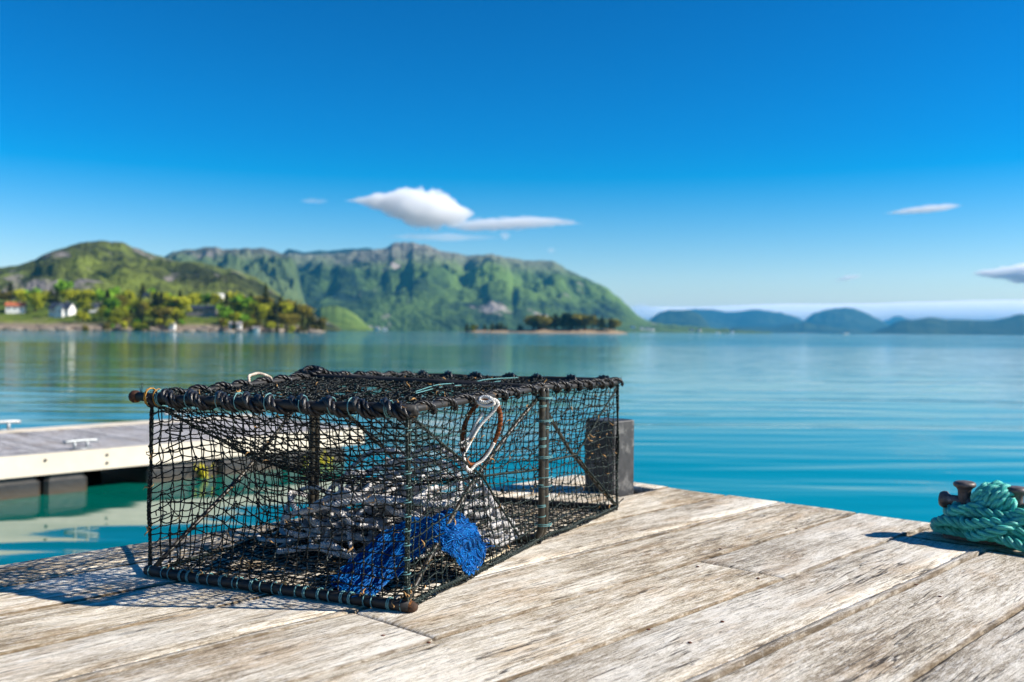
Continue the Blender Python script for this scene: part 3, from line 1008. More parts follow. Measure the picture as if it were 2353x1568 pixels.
# village and boats across the fjord
VG = "white houses across the fjord"
proto = None
for i, (x, t, w) in enumerate([(1455, .05, 14), (1478, .06, 11), (1490, .085, 14), (1500, .07, 10), (1590, .12, 14), (1608, .10, 10), (1685, .2, 11)]):
    g = ground("great_mountain", x, t)
    loc = far(x, 748 if x < 1560 else 752, g[1] - 40)
    loc = np.array([g[0], g[1], g[2]])
    lab = "tiny white house on the far shore below the great mountain"
    if proto is None:
        proto = house(lab, loc, w, 9, 5, 3, 0, M_WHITE, M_ROOFD, "far_house", 2, group=VG)
        far_rows = [(proto, "tiny white house", "tiny white houses", "on the far shore below the great mountain")]
    else:
        o = dup(proto, loc, lab, (w / 14, 1, 1), rt.uniform(-.4, .4))
        far_rows.append((o,) + far_rows[0][1:])
name_apart(far_rows)
MG = "white boathouses at the foot of the great mountain"
proto = None
for i, (x, w) in enumerate([(783, 9), (803, 8), (822, 10), (851, 8), (867, 11), (884, 13)]):
    loc = far(x, 766, 2450)
    loc[2] = WATER_Z + 0.3
    lab = "tiny white boathouse at the waterline below the great mountain"
    if proto is None:
        proto = house(lab, loc, w, 8, 5.5, 3, 0, M_WHITE, M_GREYW, "far_boathouse", 1, group=MG, cat="boathouse")
        far_rows = [(proto, "tiny white boathouse", "tiny white boathouses", "at the foot of the great mountain")]
    else:
        o = dup(proto, loc, lab, (w / 9, 1, rt.uniform(.8, 1.3)), rt.uniform(-.2, .2))
        far_rows.append((o,) + far_rows[0][1:])
name_apart(far_rows)


def boat(label, loc, L, mast, group=None):
    t = thing("motor_boat", label, "boat", loc, group)
    b = MB()
    n = 12
    prof = []
    for i in range(n + 1):
        s = i / n
        w = 0.17 * L * (1 - s ** 3.0) ** 0.7
        prof.append((s * L - L / 2, w))
    vs_, F = [], []
    for x, w in prof:
        z1 = 0.13 * L + 0.05 * L * ((x + L / 2) / L) ** 2
        vs_ += [(x, 0, -0.03 * L), (x, w * .8, 0.0), (x, w, z1), (x, -w, z1), (x, -w * .8, 0.0)]
    for i in range(n):
        for k in range(5):
            a, c = i * 5 + k, i * 5 + (k + 1) % 5
            F.append((a, c, c + 5, a + 5))
    F.append((0, 4, 3, 2, 1))
    b.add(np.array(vs_) + loc, F)
    b.build("hull", M_WHITE, t)
    b = MB()
    b.box((-0.22 * L, -0.1 * L, .14 * L), (0.12 * L, .1 * L, .30 * L), org=loc)
    cab = b.build("cabin", M_WHITE, t, False)
    b = MB()
    b.box((-0.18 * L, -0.103 * L, .21 * L), (0.08 * L, .103 * L, .27 * L), org=loc)
    b.build("window", M_GLASS, cab, False)
    if mast:
        b = MB()
        b.tube([np.array(loc) + (0, 0, .3 * L), np.array(loc) + (0, 0, mast)], 0.12, 6)
        b.build("mast", M_WHITE, t)
    return t


for x, d, L, lab in [(1649, 2300, 11, "white motor boat far out below the wooded far shore, first of the close pair"),
                     (1682, 2300, 11, "white motor boat far out below the wooded far shore, second of the close pair"),
                     (1943, 2100, 12, "lone white motor boat far out in front of the blue hills")]:
    p = far(x, 768, d)
    p[2] = WATER_Z
    boat(lab, p, L, 0)

# ------------------------------------------------------------------ clouds
def cloud_mat(name, dens, aniso=0.0):
    m = bpy.data.materials.new(name)
    m.use_nodes = True
    nt = m.node_tree
    nt.nodes.remove(nt.nodes["Principled BSDF"])
    pv = nt.nodes.new("ShaderNodeVolumePrincipled")
    pv.inputs["Color"].default_value = (0.999, 0.999, 0.999, 1)
    pv.inputs["Density"].default_value = dens
    pv.inputs["Anisotropy"].default_value = aniso
    nt.links.new(pv.outputs[0], nt.nodes["Material Output"].inputs["Volume"])
    return m


def cloud(label, spine, depth, dist, m, lump=0.25, seed=0, lumps=7.0, name="cloud", core=None, parent=None):
    """closed body along a spine of (x, y_top, y_bottom) picture points at one distance"""
    S = np.array(spine, float)
    n, k = 150, 36
    xs = np.linspace(S[0, 0], S[-1, 0], n)
    yt, yb = np.interp(xs, S[:, 0], S[:, 1]), np.interp(xs, S[:, 0], S[:, 2])
    vs_, F = [], []
    scale = dist / FPX
    L = (S[-1, 0] - S[0, 0]) * scale
    for i in range(n):
        a0, b0 = far(xs[i], yt[i], dist), far(xs[i], yb[i], dist)
        c = (a0 + b0) / 2
        hz = max((a0[2] - b0[2]) / 2, 1.0)
        end = math.sin(math.pi * min(max(i / (n - 1), 0.001), 0.999)) ** 0.35
        for j in range(k):
            a = 2 * math.pi * j / k
            d = np.array([0, math.cos(a) * min(depth, hz * 2.5) * end, math.sin(a) * hz * end])
            q = Vector(((c[0]) / L * lumps, d[1] / L * lumps, (c[2] + d[2]) / L * lumps * 1.4 + seed))
            f = 1 + lump * (noise.fractal(q, 0.8, 2.0, 5))
            vs_.append(c + d * f)
    for i in range(n - 1):
        for j in range(k):
            l = (j + 1) % k
            F.append((i * k + j, i * k + l, (i + 1) * k + l, (i + 1) * k + j))
    F.append(tuple(range(k))[::-1])
    F.append(tuple((n - 1) * k + j for j in range(k)))
    b = MB()
    b.add(vs_, F)
    o = b.build(name, m, parent=parent, origin=None if parent else far(xs[n // 2], (yt[n // 2] + yb[n // 2]) / 2, dist))
    if parent is None:
        tag(o, label, "cloud")
    if core:
        S2 = np.array(S)
        mid = (S[:, 1] + S[:, 2]) / 2
        S2[:, 1], S2[:, 2] = mid - (mid - S[:, 1]) * .80, mid + (S[:, 2] - mid) * .74
        S2[:, 0] = S[:, 0].mean() + (S[:, 0] - S[:, 0].mean()) * .93
        cloud("", S2, depth * .85, dist, core, lump * 1.1, seed + .4, lumps * 1.2, "cloud_heart", parent=o)
    return o


CD = 21000
C1, C2, C3 = cloud_mat("cloud_dense", 0.0038), cloud_mat("cloud_thin", 0.0022), cloud_mat("cloud_veil", 0.0012)
cloud("big white spindle-shaped cloud above the great mountain",
      [(788, 458, 464), (830, 450, 473), (880, 443, 490), (930, 436, 510), (975, 437, 526), (1030, 447, 528), (1065, 462, 520), (1092, 478, 506)], 900, CD, C2, 0.42, 3, 11, core=C1)
cloud("thin white streak of cloud trailing from the big spindle-shaped cloud",
      [(1020, 506, 530), (1070, 503, 536), (1140, 500, 531), (1220, 497, 526), (1280, 498, 522), (1320, 505, 520), (1345, 513, 518)], 600, CD + 2400, C3, 0.4, 5, 12, core=C2)
cloud("slim white streak of cloud alone in the sky above the blue hills",
      [(2028, 488, 494), (2080, 478, 494), (2140, 470, 490), (2190, 466, 484), (2212, 468, 478)], 500, CD, C3, 0.28, 7, 9, core=C1)
cloud("puffy white cloud cut off by the edge of the picture above the blue hills",
      [(2234, 622, 634), (2260, 616, 640), (2290, 618, 642), (2320, 612, 642), (2345, 606, 652), (2400, 604, 656), (2440, 615, 640)], 500, CD, C1, 0.45, 9, 10, core=cloud_mat("cloud_puff", 0.008))
cloud("faint wisp of cloud over the blue hills, smallest of the streaks",
      [(1920, 640, 648), (1945, 634, 645), (1978, 630, 638)], 300, CD, cloud_mat("cloud_wisp", 0.006), 0.35, 11, 8)
for lab, sp in (("faintest scrap of cloud left of the big spindle-shaped cloud", [(690, 458, 466), (720, 456, 468), (755, 459, 466)]),
                ("small ragged scrap hanging under the white trailing streak of cloud", [(1148, 533, 545), (1160, 534, 552), (1174, 536, 546)]),
                ("tiny round puff of cloud above the right shoulder of the great mountain", [(1256, 572, 579), (1266, 569, 582), (1277, 572, 579)])):
    cloud(lab, sp, 250, CD + 400, C3, 0.5, 17, 5)
cloud("thin veil of cloud just over the summit of the great mountain", [(880, 540, 546), (960, 537, 552), (1060, 538, 554), (1150, 544, 549)], 300, CD + 900, C3, 0.3, 19, 6)
cloud("long low bank of pale cloud lying along the horizon behind the blue hills",
      [(1330, 690, 760), (1440, 684, 775), (1600, 690, 775), (1800, 692, 775), (2000, 694, 775), (2200, 690, 775), (2400, 690, 775), (3000, 696, 775), (3900, 715, 775)], 4000, CD + 9000, cloud_mat("cloud_bank", 0.007), 0.06, 13, 10)
cloud("small bright white cloud puff at the right foot of the great mountain",
      [(1440, 702, 722), (1470, 698, 724), (1500, 704, 724), (1530, 712, 722)], 400, CD, C2, 0.4, 15, 7)

# ------------------------------------------------------------------ haze
def haze():
    m = bpy.data.materials.new("air_haze")
    m.use_nodes = True
    nt = m.node_tree
    nt.nodes.remove(nt.nodes["Principled BSDF"])
    pv = nt.nodes.new("ShaderNodeVolumePrincipled")
    pv.inputs["Color"].default_value = (0.08, 0.52, 0.97, 1)
    pv.inputs["Density"].default_value = 4.9e-5
    pv.inputs["Anisotropy"].default_value = 0.0
    nt.links.new(pv.outputs[0], nt.nodes["Material Output"].inputs["Volume"])
    b = MB()
    b.box((-18000, -600, WATER_Z - 5), (18000, 18000, 450))
    o = b.build("haze", m, smooth=False)
    o["kind"] = "stuff"


haze()

# ------------------------------------------------------------------ pier deck
pier = bpy.data.objects.new("pier_deck", None)
COL.objects.link(pier)
pier["kind"] = "structure"
pier["label"] = "weathered grey-beige timber pier deck over the water"
JOINTS = [-2.695, -2.462, -2.215, -1.953, -1.712, -1.445, -1.187, -0.932, -0.678, -0.422, -0.168, 0.088, 0.345, 0.60, 0.86, 1.12]
U_END = 3.30


def plank(u0, u1, v0, v1, seed, end_round=0.016, joint=False, groove=False, m=None, parent=None, z=0.0, thick=0.05, step=0.035, wob=1.0):
    """one board with rounded, slightly wandering edges; its own X axis runs along the grain"""
    rg = np.random.default_rng(seed)
    us = np.arange(u0, u1, step)
    us = np.unique(np.concatenate([us, [u1], u0 + np.array([0.003, 0.008, 0.015]), u1 - np.array([0.003, 0.008, 0.015])]))
    R = 0.0030
    secs = []
    for u in us:
        w0 = v0 + wob * 0.0030 * noise.fractal(Vector((u * 3.1, seed * 7.7, 0)), 0.8, 2, 5)
        w1 = v1 + wob * 0.0030 * noise.fractal(Vector((u * 3.1, seed * 7.7, 9)), 0.8, 2, 5)
        e = min(u - u0, u1 - u)
        if joint:
            e += end_round * 0.75
        drop = 0.0
        if e < end_round:
            q = 1 - e / end_round
            drop = end_round * (1 - math.sqrt(max(0, 1 - q * q))) * 0.7
            w0 += 0.009 * q * q
            w1 -= 0.009 * q * q
        zz = z - drop + wob * 0.0015 * noise.noise(Vector((u * 2.0, seed * 3.3, 4)))
        rr = R * (1 + 0.5 * noise.noise(Vector((u * 9, seed, 1))))
        cup = 0.0012 * math.sin(seed)
        gro = []
        if groove:
            gp_ = w1 - 0.021 + 0.006 * noise.fractal(Vector((u * 2.3, seed * 1.7, 20)), 0.8, 2, 4)
            gd = 0.006 * max(0.0, min(1.0, 0.75 + 1.2 * noise.noise(Vector((u * 1.3, seed, 30)))))
            gro = [(gp_ - 0.0022, 0), (gp_ - 0.001, -gd), (gp_ + 0.0008, -gd), (gp_ + 0.0018, -0.0002)]
        sec = [(w0, -thick), (w0, -rr * 1.6), (w0 + rr * .28, -rr * .7), (w0 + rr * 1.0, -rr * .16), (w0 + rr * 2.2, 0),
               ((w0 * 2 + w1) / 3, cup), ((w0 + 2 * w1) / 3, cup)] + gro + [(w1 - rr * 2.2, 0), (w1 - rr * 1.0, -rr * .16), (w1 - rr * .28, -rr * .7), (w1, -rr * 1.6), (w1, -thick)]
        secs.append([uv(u, a, zz + b_) for a, b_ in sec])
    n = len(secs[0])
    b = MB()
    F = []
    for i in range(len(secs) - 1):
        for k in range(n):
            l = (k + 1) % n
            F.append((i * n + k, (i + 1) * n + k, (i + 1) * n + l, i * n + l))
    F.append(tuple(range(n)))
    F.append(tuple((len(secs) - 1) * n + k for k in range(n))[::-1])
    P = np.array(secs).reshape(-1, 3)
    org = uv((u0 + u1) / 2, (v0 + v1) / 2, z)
    # into the plank's own frame (X along the grain)
    loc = np.stack([(P - org) @ U, (P - org) @ V * -1.0, P[:, 2] - org[2]], 1)
    edge = np.array([1.0 if (k <= 3 or k >= n - 4) else 0.0 for k in range(n)])
    b.add(loc, F, np.stack([np.tile(edge, len(secs)), np.zeros(n * len(secs))], 1))
    o = bpy.data.objects.new("plank", b.mesh("plank", m or M_DECK))
    COL.objects.link(o)
    base = np.array(parent.location)
    o.location = (org - base).tolist()
    o.rotation_euler = (0, 0, TH)
    o.parent = parent
    return o


G = 0.0046
PILE_U, PILE_V = (2.984, 3.118), (-2.398, -2.258)
sd = 1
SHORT = {6: 3.015, 7: 2.985, 8: 2.99, 9: 2.99, 10: 2.99, 11: 2.99, 12: 2.99, 13: 2.99, 14: 2.99}
for i in range(len(JOINTS) - 1):
    v0, v1 = JOINTS[i] + G, JOINTS[i + 1] - G
    end = SHORT.get(i, U_END + 0.008 * math.sin(i * 2.4))
    if i == 6:
        v1 -= 0.004
    segs = [(-1.6, end)]
    if i == 1:
        segs = [(-1.6, 2.972), (3.215, end)]
    if i == 2:
        segs = [(-1.6, end)]
    if i == 4:
        segs = [(-1.6, 1.331), (1.336, end)]
    if i == 5:
        segs = [(-1.6, 2.2755), (2.2800, end)]
    if i == 3:
        segs = [(-1.6, 0.42), (0.425, end)]
    for a, b_ in segs:
        plank(a, b_, v0, v1, sd, parent=pier, joint=len(segs) > 1 and b_ != end, groove=i in (0, 3, 6))
        sd += 1
# strips of the cut plank either side of the square pile
plank(2.974, 3.213, JOINTS[1] + G, -2.408, 60, parent=pier)
# board across the plank ends that carries the bollard
def cross_board(va, vb, u0, u1, z, seed):
    o = plank(0, vb - va, 0, u1 - u0, seed, parent=pier)
    c = uv((u0 + u1) / 2, (va + vb) / 2, z)
    o.location = c.tolist()
    o.rotation_euler = (0, 0, TH - math.pi / 2)
    return o


cross_board(-1.178, 1.1, 3.030, 3.295, -0.002, 71)
b = MB()
AX = np.array([U, V, (0, 0, 1)])
for j in JOINTS[1:-1]:
    b.box((-1.6, j - 0.008, -0.03), (2.97, j + 0.008, -0.018), AX)
crumb = b.build("gap_debris", M_CRUMB, pier, False)
crumb["kind"] = "stuff"
for u0 in (-1.2, -0.2, 0.8, 1.8, 2.75, 3.12):
    b = MB()
    b.box((u0, -2.66, -0.25), (u0 + 0.12, 1.1, -0.056), AX)
    b.build("joist", M_BEAM, pier, False)
b = MB()
b.box((-1.6, -2.685, -0.28), (3.28, -2.665, -0.058), AX)
b.build("edge_beam", M_BEAM, pier, False)
b = MB()
b.box((3.262, -2.66, -0.28), (3.284, 1.1, -0.058), AX)
b.build("end_beam", M_BEAM, pier, False)
# rusty nail heads
b = MB()
b.lathe([(0.0005, 0.0), (0.004, 0.0), (0.0045, 0.0008), (0.003, 0.0018), (0.0005, 0.002)], 10)
nail_me = b.mesh("nail", simple("rusty_nail", (0.10, 0.03, 0.015), 0.8, 0.3, 0.4, 400))
for (x, y) in [(985, 1478), (1603, 1303), (1742, 1330), (1660, 1430), (1490, 1448), (880, 1462), (2105, 1345), (2160, 1372), (1655, 1262), (1830, 1215), (1585, 1478), (2213, 1210)]:
    p = at(x, y)
    o = bpy.data.objects.new("nail", nail_me)
    COL.objects.link(o)
    o.parent = pier
    o.location = (p[0], p[1], 0.0005)

# square pile coming up through the deck
b = MB()
u0, u1 = PILE_U
v0, v1 = PILE_V
ch = 0.006
secs = []
for z, ins in ((-1.6, 0), (0.268, 0), (0.2715, 0.002), (0.2735, 0.006)):
    a0, a1, c0, c1 = u0 + ins, u1 - ins, v0 + ins, v1 - ins
    secs.append([uv(*q, z) for q in ((a0 + ch, c0), (a1 - ch, c0), (a1, c0 + ch), (a1, c1 - ch), (a1 - ch, c1), (a0 + ch, c1), (a0, c1 - ch), (a0, c0 + ch))])
F = []
for i in range(3):
    for k in range(8):
        l = (k + 1) % 8
        F.append((i * 8 + k, (i + 1) * 8 + k, (i + 1) * 8 + l, i * 8 + l))
F.append(tuple(24 + k for k in range(8))[::-1])
F.append(tuple(range(8)))
b.add(np.array(secs).reshape(-1, 3), F)
pile = b.build("square_pile", M_PILE, smooth=False, origin=uv(3.05, -2.33, 0))
tag(pile, "black square pile standing up through the deck behind the trap", "pile")

# ------------------------------------------------------------------ bollard and its rope
BU = 3.115
bol = thing("mooring_bollard", "rusty double-horned iron bollard on the pier end wrapped in green rope", "bollard", uv(BU, -0.97, 0))
b = MB()
b.box((BU - 0.045, -1.085, 0.0005), (BU + 0.06, -0.85, 0.010), AX)
b.build("base_plate", M_IRON, bol, False)
for v in (-1.040, -0.895):
    b = MB()
    b.lathe([(0.020, 0.012), (0.020, 0.10), (0.0185, 0.128), (0.019, 0.142), (0.024, 0.150), (0.0305, 0.154), (0.0325, 0.159), (0.031, 0.165), (0.024, 0.169), (0.010, 0.171), (0.001, 0.1715)], 28, org=uv(BU, v, 0))
    b.build("horn", M_IRON, bol)
b = MB()
Mx = np.array([U, (0, 0, 1), V])          # lathe axis along V
b.lathe([(0.012, -0.112), (0.022, -0.109), (0.026, -0.100), (0.0255, -0.092), (0.019, -0.086), (0.0165, -0.080), (0.0165, 0.205), (0.019, 0.211), (0.0255, 0.217), (0.026, 0.225), (0.022, 0.233), (0.012, 0.237)], 24,
        M=Mx, org=uv(BU, -1.0, 0.108))
b.build("cross_bar", M_IRON, bol)

rp = MB()
RR = 0.0155


def bol_path(pts, step=0.006):
    return smooth_path([uv(BU + a, v, z) for a, v, z in pts], step)


PT_ = 0.078
rg = np.random.default_rng(3)


def wind_rope(n, turns, fu, fv, fz, jit=0.006, step=0.006):
    pts = []
    for k in range(n):
        a = k / n * 2 * math.pi * turns
        q = k / n
        pts.append((fu(a, q) + jit * rg.standard_normal(), fv(a, q) + jit * rg.standard_normal(), max(0.0165, fz(a, q) + 0.6 * jit * rg.standard_normal())))
    laid_rope(rp, bol_path(pts, step), RR, PT_)


# wide loops lying on the deck round the base
wind_rope(30, 2.7, lambda a, q: -(0.098 - 0.022 * q) * math.cos(a + 2.2), lambda a, q: -0.928 + (0.200 - 0.045 * q) * math.sin(a + 2.2), lambda a, q: 0.0175 + 0.058 * q)
# turns round the first horn, under the bar
wind_rope(20, 1.9, lambda a, q: -0.050 * math.cos(a) - 0.008, lambda a, q: -1.030 + 0.048 * math.sin(a), lambda a, q: 0.066 + 0.03 * q + 0.018 * math.sin(a + 0.6))
# figure of eight between the horns
wind_rope(30, 2.1, lambda a, q: -0.066 * math.sin(2 * a) - 0.012, lambda a, q: -0.945 + 0.110 * math.cos(a), lambda a, q: 0.076 + 0.03 * q + 0.012 * math.sin(3 * a))
# tight turns over the bar between the horns
for c0, n_, rad in ((-0.988, 2.6, 0.046), (-0.952, 2.4, 0.050), (-0.925, 2.2, 0.042)):
    wind_rope(int(n_ * 10), n_, lambda a, q: -rad * math.cos(a) - 0.004, lambda a, q: c0 + 0.030 * q, lambda a, q: 0.112 + rad * math.sin(a), 0.004, 0.005)
# a long strand crossing in front, a slack bight, and the tail on the deck
for pts in ([(-0.03, -1.065, 0.074), (-0.066, -1.04, 0.080), (-0.078, -0.99, 0.092), (-0.082, -0.93, 0.094), (-0.074, -0.86, 0.085), (-0.05, -0.80, 0.06), (0.0, -0.74, 0.03)],
            [(0.02, -1.09, 0.045), (-0.05, -1.105, 0.042), (-0.094, -1.06, 0.060), (-0.102, -0.98, 0.052), (-0.118, -0.90, 0.034), (-0.128, -0.80, 0.018), (-0.15, -0.62, 0.0165), (-0.21, -0.4, 0.0165), (-0.23, -0.1, 0.0165)],
            [(-0.07, -1.03, 0.072), (-0.105, -1.00, 0.062), (-0.116, -0.955, 0.070), (-0.108, -0.90, 0.076), (-0.07, -0.86, 0.06), (0.02, -0.82, 0.03)],
            [(-0.05, -0.96, 0.055), (-0.10, -0.99, 0.030), (-0.128, -0.955, 0.036), (-0.126, -0.90, 0.060), (-0.09, -0.87, 0.080), (-0.04, -0.84, 0.085), (0.02, -0.84, 0.06)]):
    laid_rope(rp, bol_path(pts), RR, PT_)
rope = rp.build("mooring_rope", M_GREENROPE, origin=uv(BU, -0.96, 0))
tag(rope, "sea-green laid rope heaped and wound around the iron bollard", "rope")

# ------------------------------------------------------------------ fishing trap
def gp(x, y):
    return np.array([x, y, 0.0])


A, B_, M_, C_, L_ = gp(-0.222, 2.143), gp(-0.883, 2.436), gp(0.084, 2.848), gp(0.362, 3.378), gp(-0.623, 3.107)
D_ = L_ + (C_ - M_)
Z = lambda p, z: np.array([p[0], p[1], z])
hA, hB, hM, hL, hC, hD = 0.438, 0.440, 0.448, 0.462, 0.440, 0.444
At, Bt, Mt, Lt, Ct, Dt = Z(A, hA), Z(B_, hB), Z(M_, hM), Z(L_, hL), Z(C_, hC), Z(D_, hD)
centre = (A + B_ + C_ + D_) / 4
trap = thing("lobster_trap", "black netted lobster trap with rope-wrapped frame standing on the pier deck", "fishing trap", centre)
across = (B_ - A) / np.linalg.norm(B_ - A)        # towards the near left
along = (C_ - A) / np.linalg.norm(C_ - A)
up = np.array([0, 0, 1.0])


def seg(p, q, n=24, sag=0.0, wob=0.0):
    t = np.linspace(0, 1, n)[:, None]
    P = p * (1 - t) + q * t
    P = P - up * (sag * 4 * t * (1 - t))
    if wob:
        P = P + wob * np.stack([np.interp(np.linspace(0, 1, n), np.linspace(0, 1, 7), RNG.standard_normal(7)) for _ in range(3)], 1)
    return P


def bar(p, q, r, m=M_BAR, name="frame_bar", wob=0.0015):
    b = MB()
    b.tube(seg(p, q, 16, 0, wob), r, 12)
    return b.build(name, m, trap)


ZB = 0.0135
bar(Z(A, ZB) - across * 0.012, Z(B_, ZB) + across * 0.01, 0.0125)
bar(At - across * 0.02, Bt + across * 0.045, 0.0108)
bar(Z(C_, 0.011), Z(D_, 0.011), 0.010)
bar(Ct, Dt, 0.0095)
for p, q in ((At, Mt), (Mt, Ct), (Bt, Lt), (Lt, Dt)):
    bar(p, q, 0.0082)
# diagonal struts of the sides
for p, q in ((Z(A, 0.02), Mt - up * .02), (Mt - up * .02, Z(C_, 0.02)), (Z(B_, 0.02), Lt - up * .02), (Lt - up * .02, Z(D_, 0.02))):
    b = MB()
    P = seg(p, q, 14, 0, 0.002)
    inn = across if abs((p - A) @ across) < 0.2 else -across
    P = P + inn * (0.026 * np.sin(np.linspace(0, math.pi, 14)) + 0.004)[:, None]
    b.tube(P, 0.0058, 10)
    b.build("strut", M_BARBROWN, trap)
# the double hoop in the middle
for off in (-0.0125, 0.0125):
    o_ = along * off - across * 0.010
    P = smooth_path([Mt + o_, Z(M_, 0.40) + o_, Z(M_, 0.22) + o_, Z(M_, 0.07) + o_, Z(M_, 0.028) + o_ + across * 0.010, Z(M_, 0.0125) + o_ + across * 0.045,
                     Z(M_, 0.011) + o_ + across * 0.2, Z(L_, 0.011) + o_ - across * 0.2, Z(L_, 0.0125) + o_ - across * 0.045, Z(L_, 0.028) + o_ - across * 0.010,
                     Z(L_, 0.07) + o_, Z(L_, 0.25) + o_, Lt + o_], 0.012)
    b = MB()
    b.tube(P, 0.0100, 10)
    b.build("hoop", M_BARBROWN, trap)
bar(Mt + along * .012, Lt + along * .012, 0.009)
bar(Mt - along * .012, Lt - along * .012, 0.009)
# hanging toggle at the top of the hoop
b = MB()
b.tube(seg(Mt + along * 0.045 - up * 0.03, Mt + along * 0.047 - up * 0.125, 6), 0.0065, 8)
b.build("toggle", M_BAR, trap)


def helix(p, q, R, pitch, r, m, name, strands=3, phase=0.0, lump=0.0, vary=0.0, step=0.004, twist=0.03):
    L = np.linalg.norm(q - p)
    n = int(L / step * 1.6)
    t = np.linspace(0, 1, n)
    T = (q - p) / L
    n1 = np.cross(T, up)
    n1 /= np.linalg.norm(n1)
    n2 = np.cross(T, n1)
    jit = vary * np.interp(t, np.linspace(0, 1, 9), RNG.standard_normal(9))
    ph = 2 * math.pi * (t * L / pitch + jit) + phase
    rad = R * (1 + lump * np.maximum(0, np.sin(ph + 1.0)))
    P = p + (q - p) * t[:, None] + rad[:, None] * (np.cos(ph)[:, None] * n1 + np.sin(ph)[:, None] * n2)
    b = MB()
    laid_rope(b, P, r, twist, strands)
    return b.build(name, m, trap)


# thick rope lashed round the near top bar, lighter turns elsewhere
helix(At - across * 0.01, Bt + across * 0.0, 0.0150, 0.078, 0.0094, M_BLACKROPE, "lashing_rope", vary=0.10, lump=0.25, twist=0.062)
helix(At - across * 0.01, Bt + across * 0.0, 0.0135, 0.092, 0.0068, M_BLACKROPE, "lashing_rope", vary=0.16, phase=2.6, lump=0.2, twist=0.05)
helix(At, Mt, 0.0115, 0.100, 0.0052, M_BLACKROPE, "lashing_rope", vary=0.12, phase=1.0, lump=0.45, twist=0.04)
helix(Mt, Ct, 0.0118, 0.085, 0.0058, M_BLACKROPE, "lashing_rope", vary=0.12, phase=0.4, lump=0.45, twist=0.04)
helix(Ct, Dt, 0.0135, 0.115, 0.0088, M_BLACKROPE, "lashing_rope", vary=0.08, phase=2.0, lump=0.4, twist=0.055)
helix(Bt, Lt, 0.0120, 0.095, 0.0062, M_BLACKROPE, "lashing_rope", vary=0.12, phase=0.0, lump=0.5, twist=0.045)
helix(Lt, Dt, 0.0120, 0.095, 0.0062, M_BLACKROPE, "lashing_rope", vary=0.12, phase=1.5, lump=0.5, twist=0.045)
# big knot on the middle of the far top edge
b = MB()
kp = [Lt + np.array(d) for d in ((-.05, 0, .006), (-.03, .012, .018), (0, .012, .026), (.026, 0, .020), (.012, -.015, .012), (-.020, -.012, .014), (-.012, .008, .027), (.020, .012, .024), (.05, .02, .010), (.09, .03, .006))]
laid_rope(b, smooth_path(kp, 0.005), 0.0085, 0.045)
b.build("knot", M_BLACKROPE, trap)


# ---- netting
def net(name, surf, nu, nv, r=0.0016, m=M_TWINE, jit=0.055, warp=0.40, knot=0.0040, sub=4, parent=None, sag=0.06):
    """knotted netting over surf(s, t) -> point, s and t arrays in 0..1"""
    s, t = np.meshgrid(np.linspace(0, 1, nu + 1), np.linspace(0, 1, nv + 1), indexing='ij')
    ds, dt = 1 / nu, 1 / nv
    inner = ((s > 0) & (s < 1)).astype(float), ((t > 0) & (t < 1)).astype(float)
    low = lambda k: np.array([[noise.noise(Vector((i * 0.33, j * 0.33, k))) for j in range(nv + 1)] for i in range(nu + 1)])
    sd_ = (len(name) * 31 + nu * 7) % 97 + RNG.integers(50)
    s = s + inner[0] * ds * (jit * RNG.standard_normal(s.shape) + warp * low(sd_))
    t = t + inner[1] * dt * (jit * RNG.standard_normal(s.shape) + warp * low(sd_ + 31.0))
    K = surf(s, t)                                   # (nu+1, nv+1, 3)
    K = K + RNG.standard_normal(K.shape) * 0.0012
    b = MB()

    def strand(Q, cell):
        n = len(Q)
        P = smooth_path(Q, 1e9) if n < 3 else None
        out = []
        T = np.zeros_like(Q)
        T[1:-1] = (Q[2:] - Q[:-2]) / 2
        T[0], T[-1] = Q[1] - Q[0], Q[-1] - Q[-2]
        for i in range(n - 1):
            u_ = np.linspace(0, 1, sub, endpoint=False)[:, None]
            h = Q[i] * (2 * u_**3 - 3 * u_**2 + 1) + T[i] * 0.7 * (u_**3 - 2 * u_**2 + u_) + Q[i + 1] * (-2 * u_**3 + 3 * u_**2) + T[i + 1] * 0.7 * (u_**3 - u_**2)
            bow = RNG.standard_normal(3) * cell * sag * 0.5 - up * cell * sag
            out.append(h + bow * 4 * u_ * (1 - u_))
        out.append(Q[-1:])
        b.tube(np.concatenate(out), r, 5, cap=False)
    cu = np.linalg.norm(K[1:, :] - K[:-1, :], axis=2).mean()
    cv = np.linalg.norm(K[:, 1:] - K[:, :-1], axis=2).mean()
    for j in range(nv + 1):
        strand(K[:, j], cu)
    for i in range(nu + 1):
        strand(K[i], cv)
    if knot:
        V_, F_ = ICO[1]
        for i in range(nu + 1):
            for j in range(nv + 1):
                q = RNG.uniform(0.75, 1.25, 3) * knot
                b.add(K[i, j] + V_ * q, F_)
    return b.build(name, m, parent or trap)


def bil(p00, p10, p01, p11):
    """s from p00 to p10, t from p00 to p01"""
    def f(s, t):
        s, t = s[..., None], t[..., None]
        return p00 * (1 - s) * (1 - t) + p10 * s * (1 - t) + p01 * (1 - s) * t + p11 * s * t
    return f


inward_r = across                                    # into the trap from the right side
P_r = Z(A, 0.02) * 0.46 + (Mt - up * .02) * 0.54 + inward_r * 0.02
P_l = Z(B_, 0.02) * 0.46 + (Lt - up * .02) * 0.54 - inward_r * 0.02
Q_r = (Mt - up * .02) * 0.50 + Z(C_, 0.02) * 0.50 + inward_r * 0.02
Q_l = (Lt - up * .02) * 0.50 + Z(D_, 0.02) * 0.50 - inward_r * 0.02


def pinch(f, P, amt, s0, t0, w):
    def g(s, t):
        K = f(s, t)
        k = np.exp(-(((s - s0) / w) ** 2 + ((t - t0) / w) ** 2))[..., None]
        return K + (P - K) * k * amt
    return g


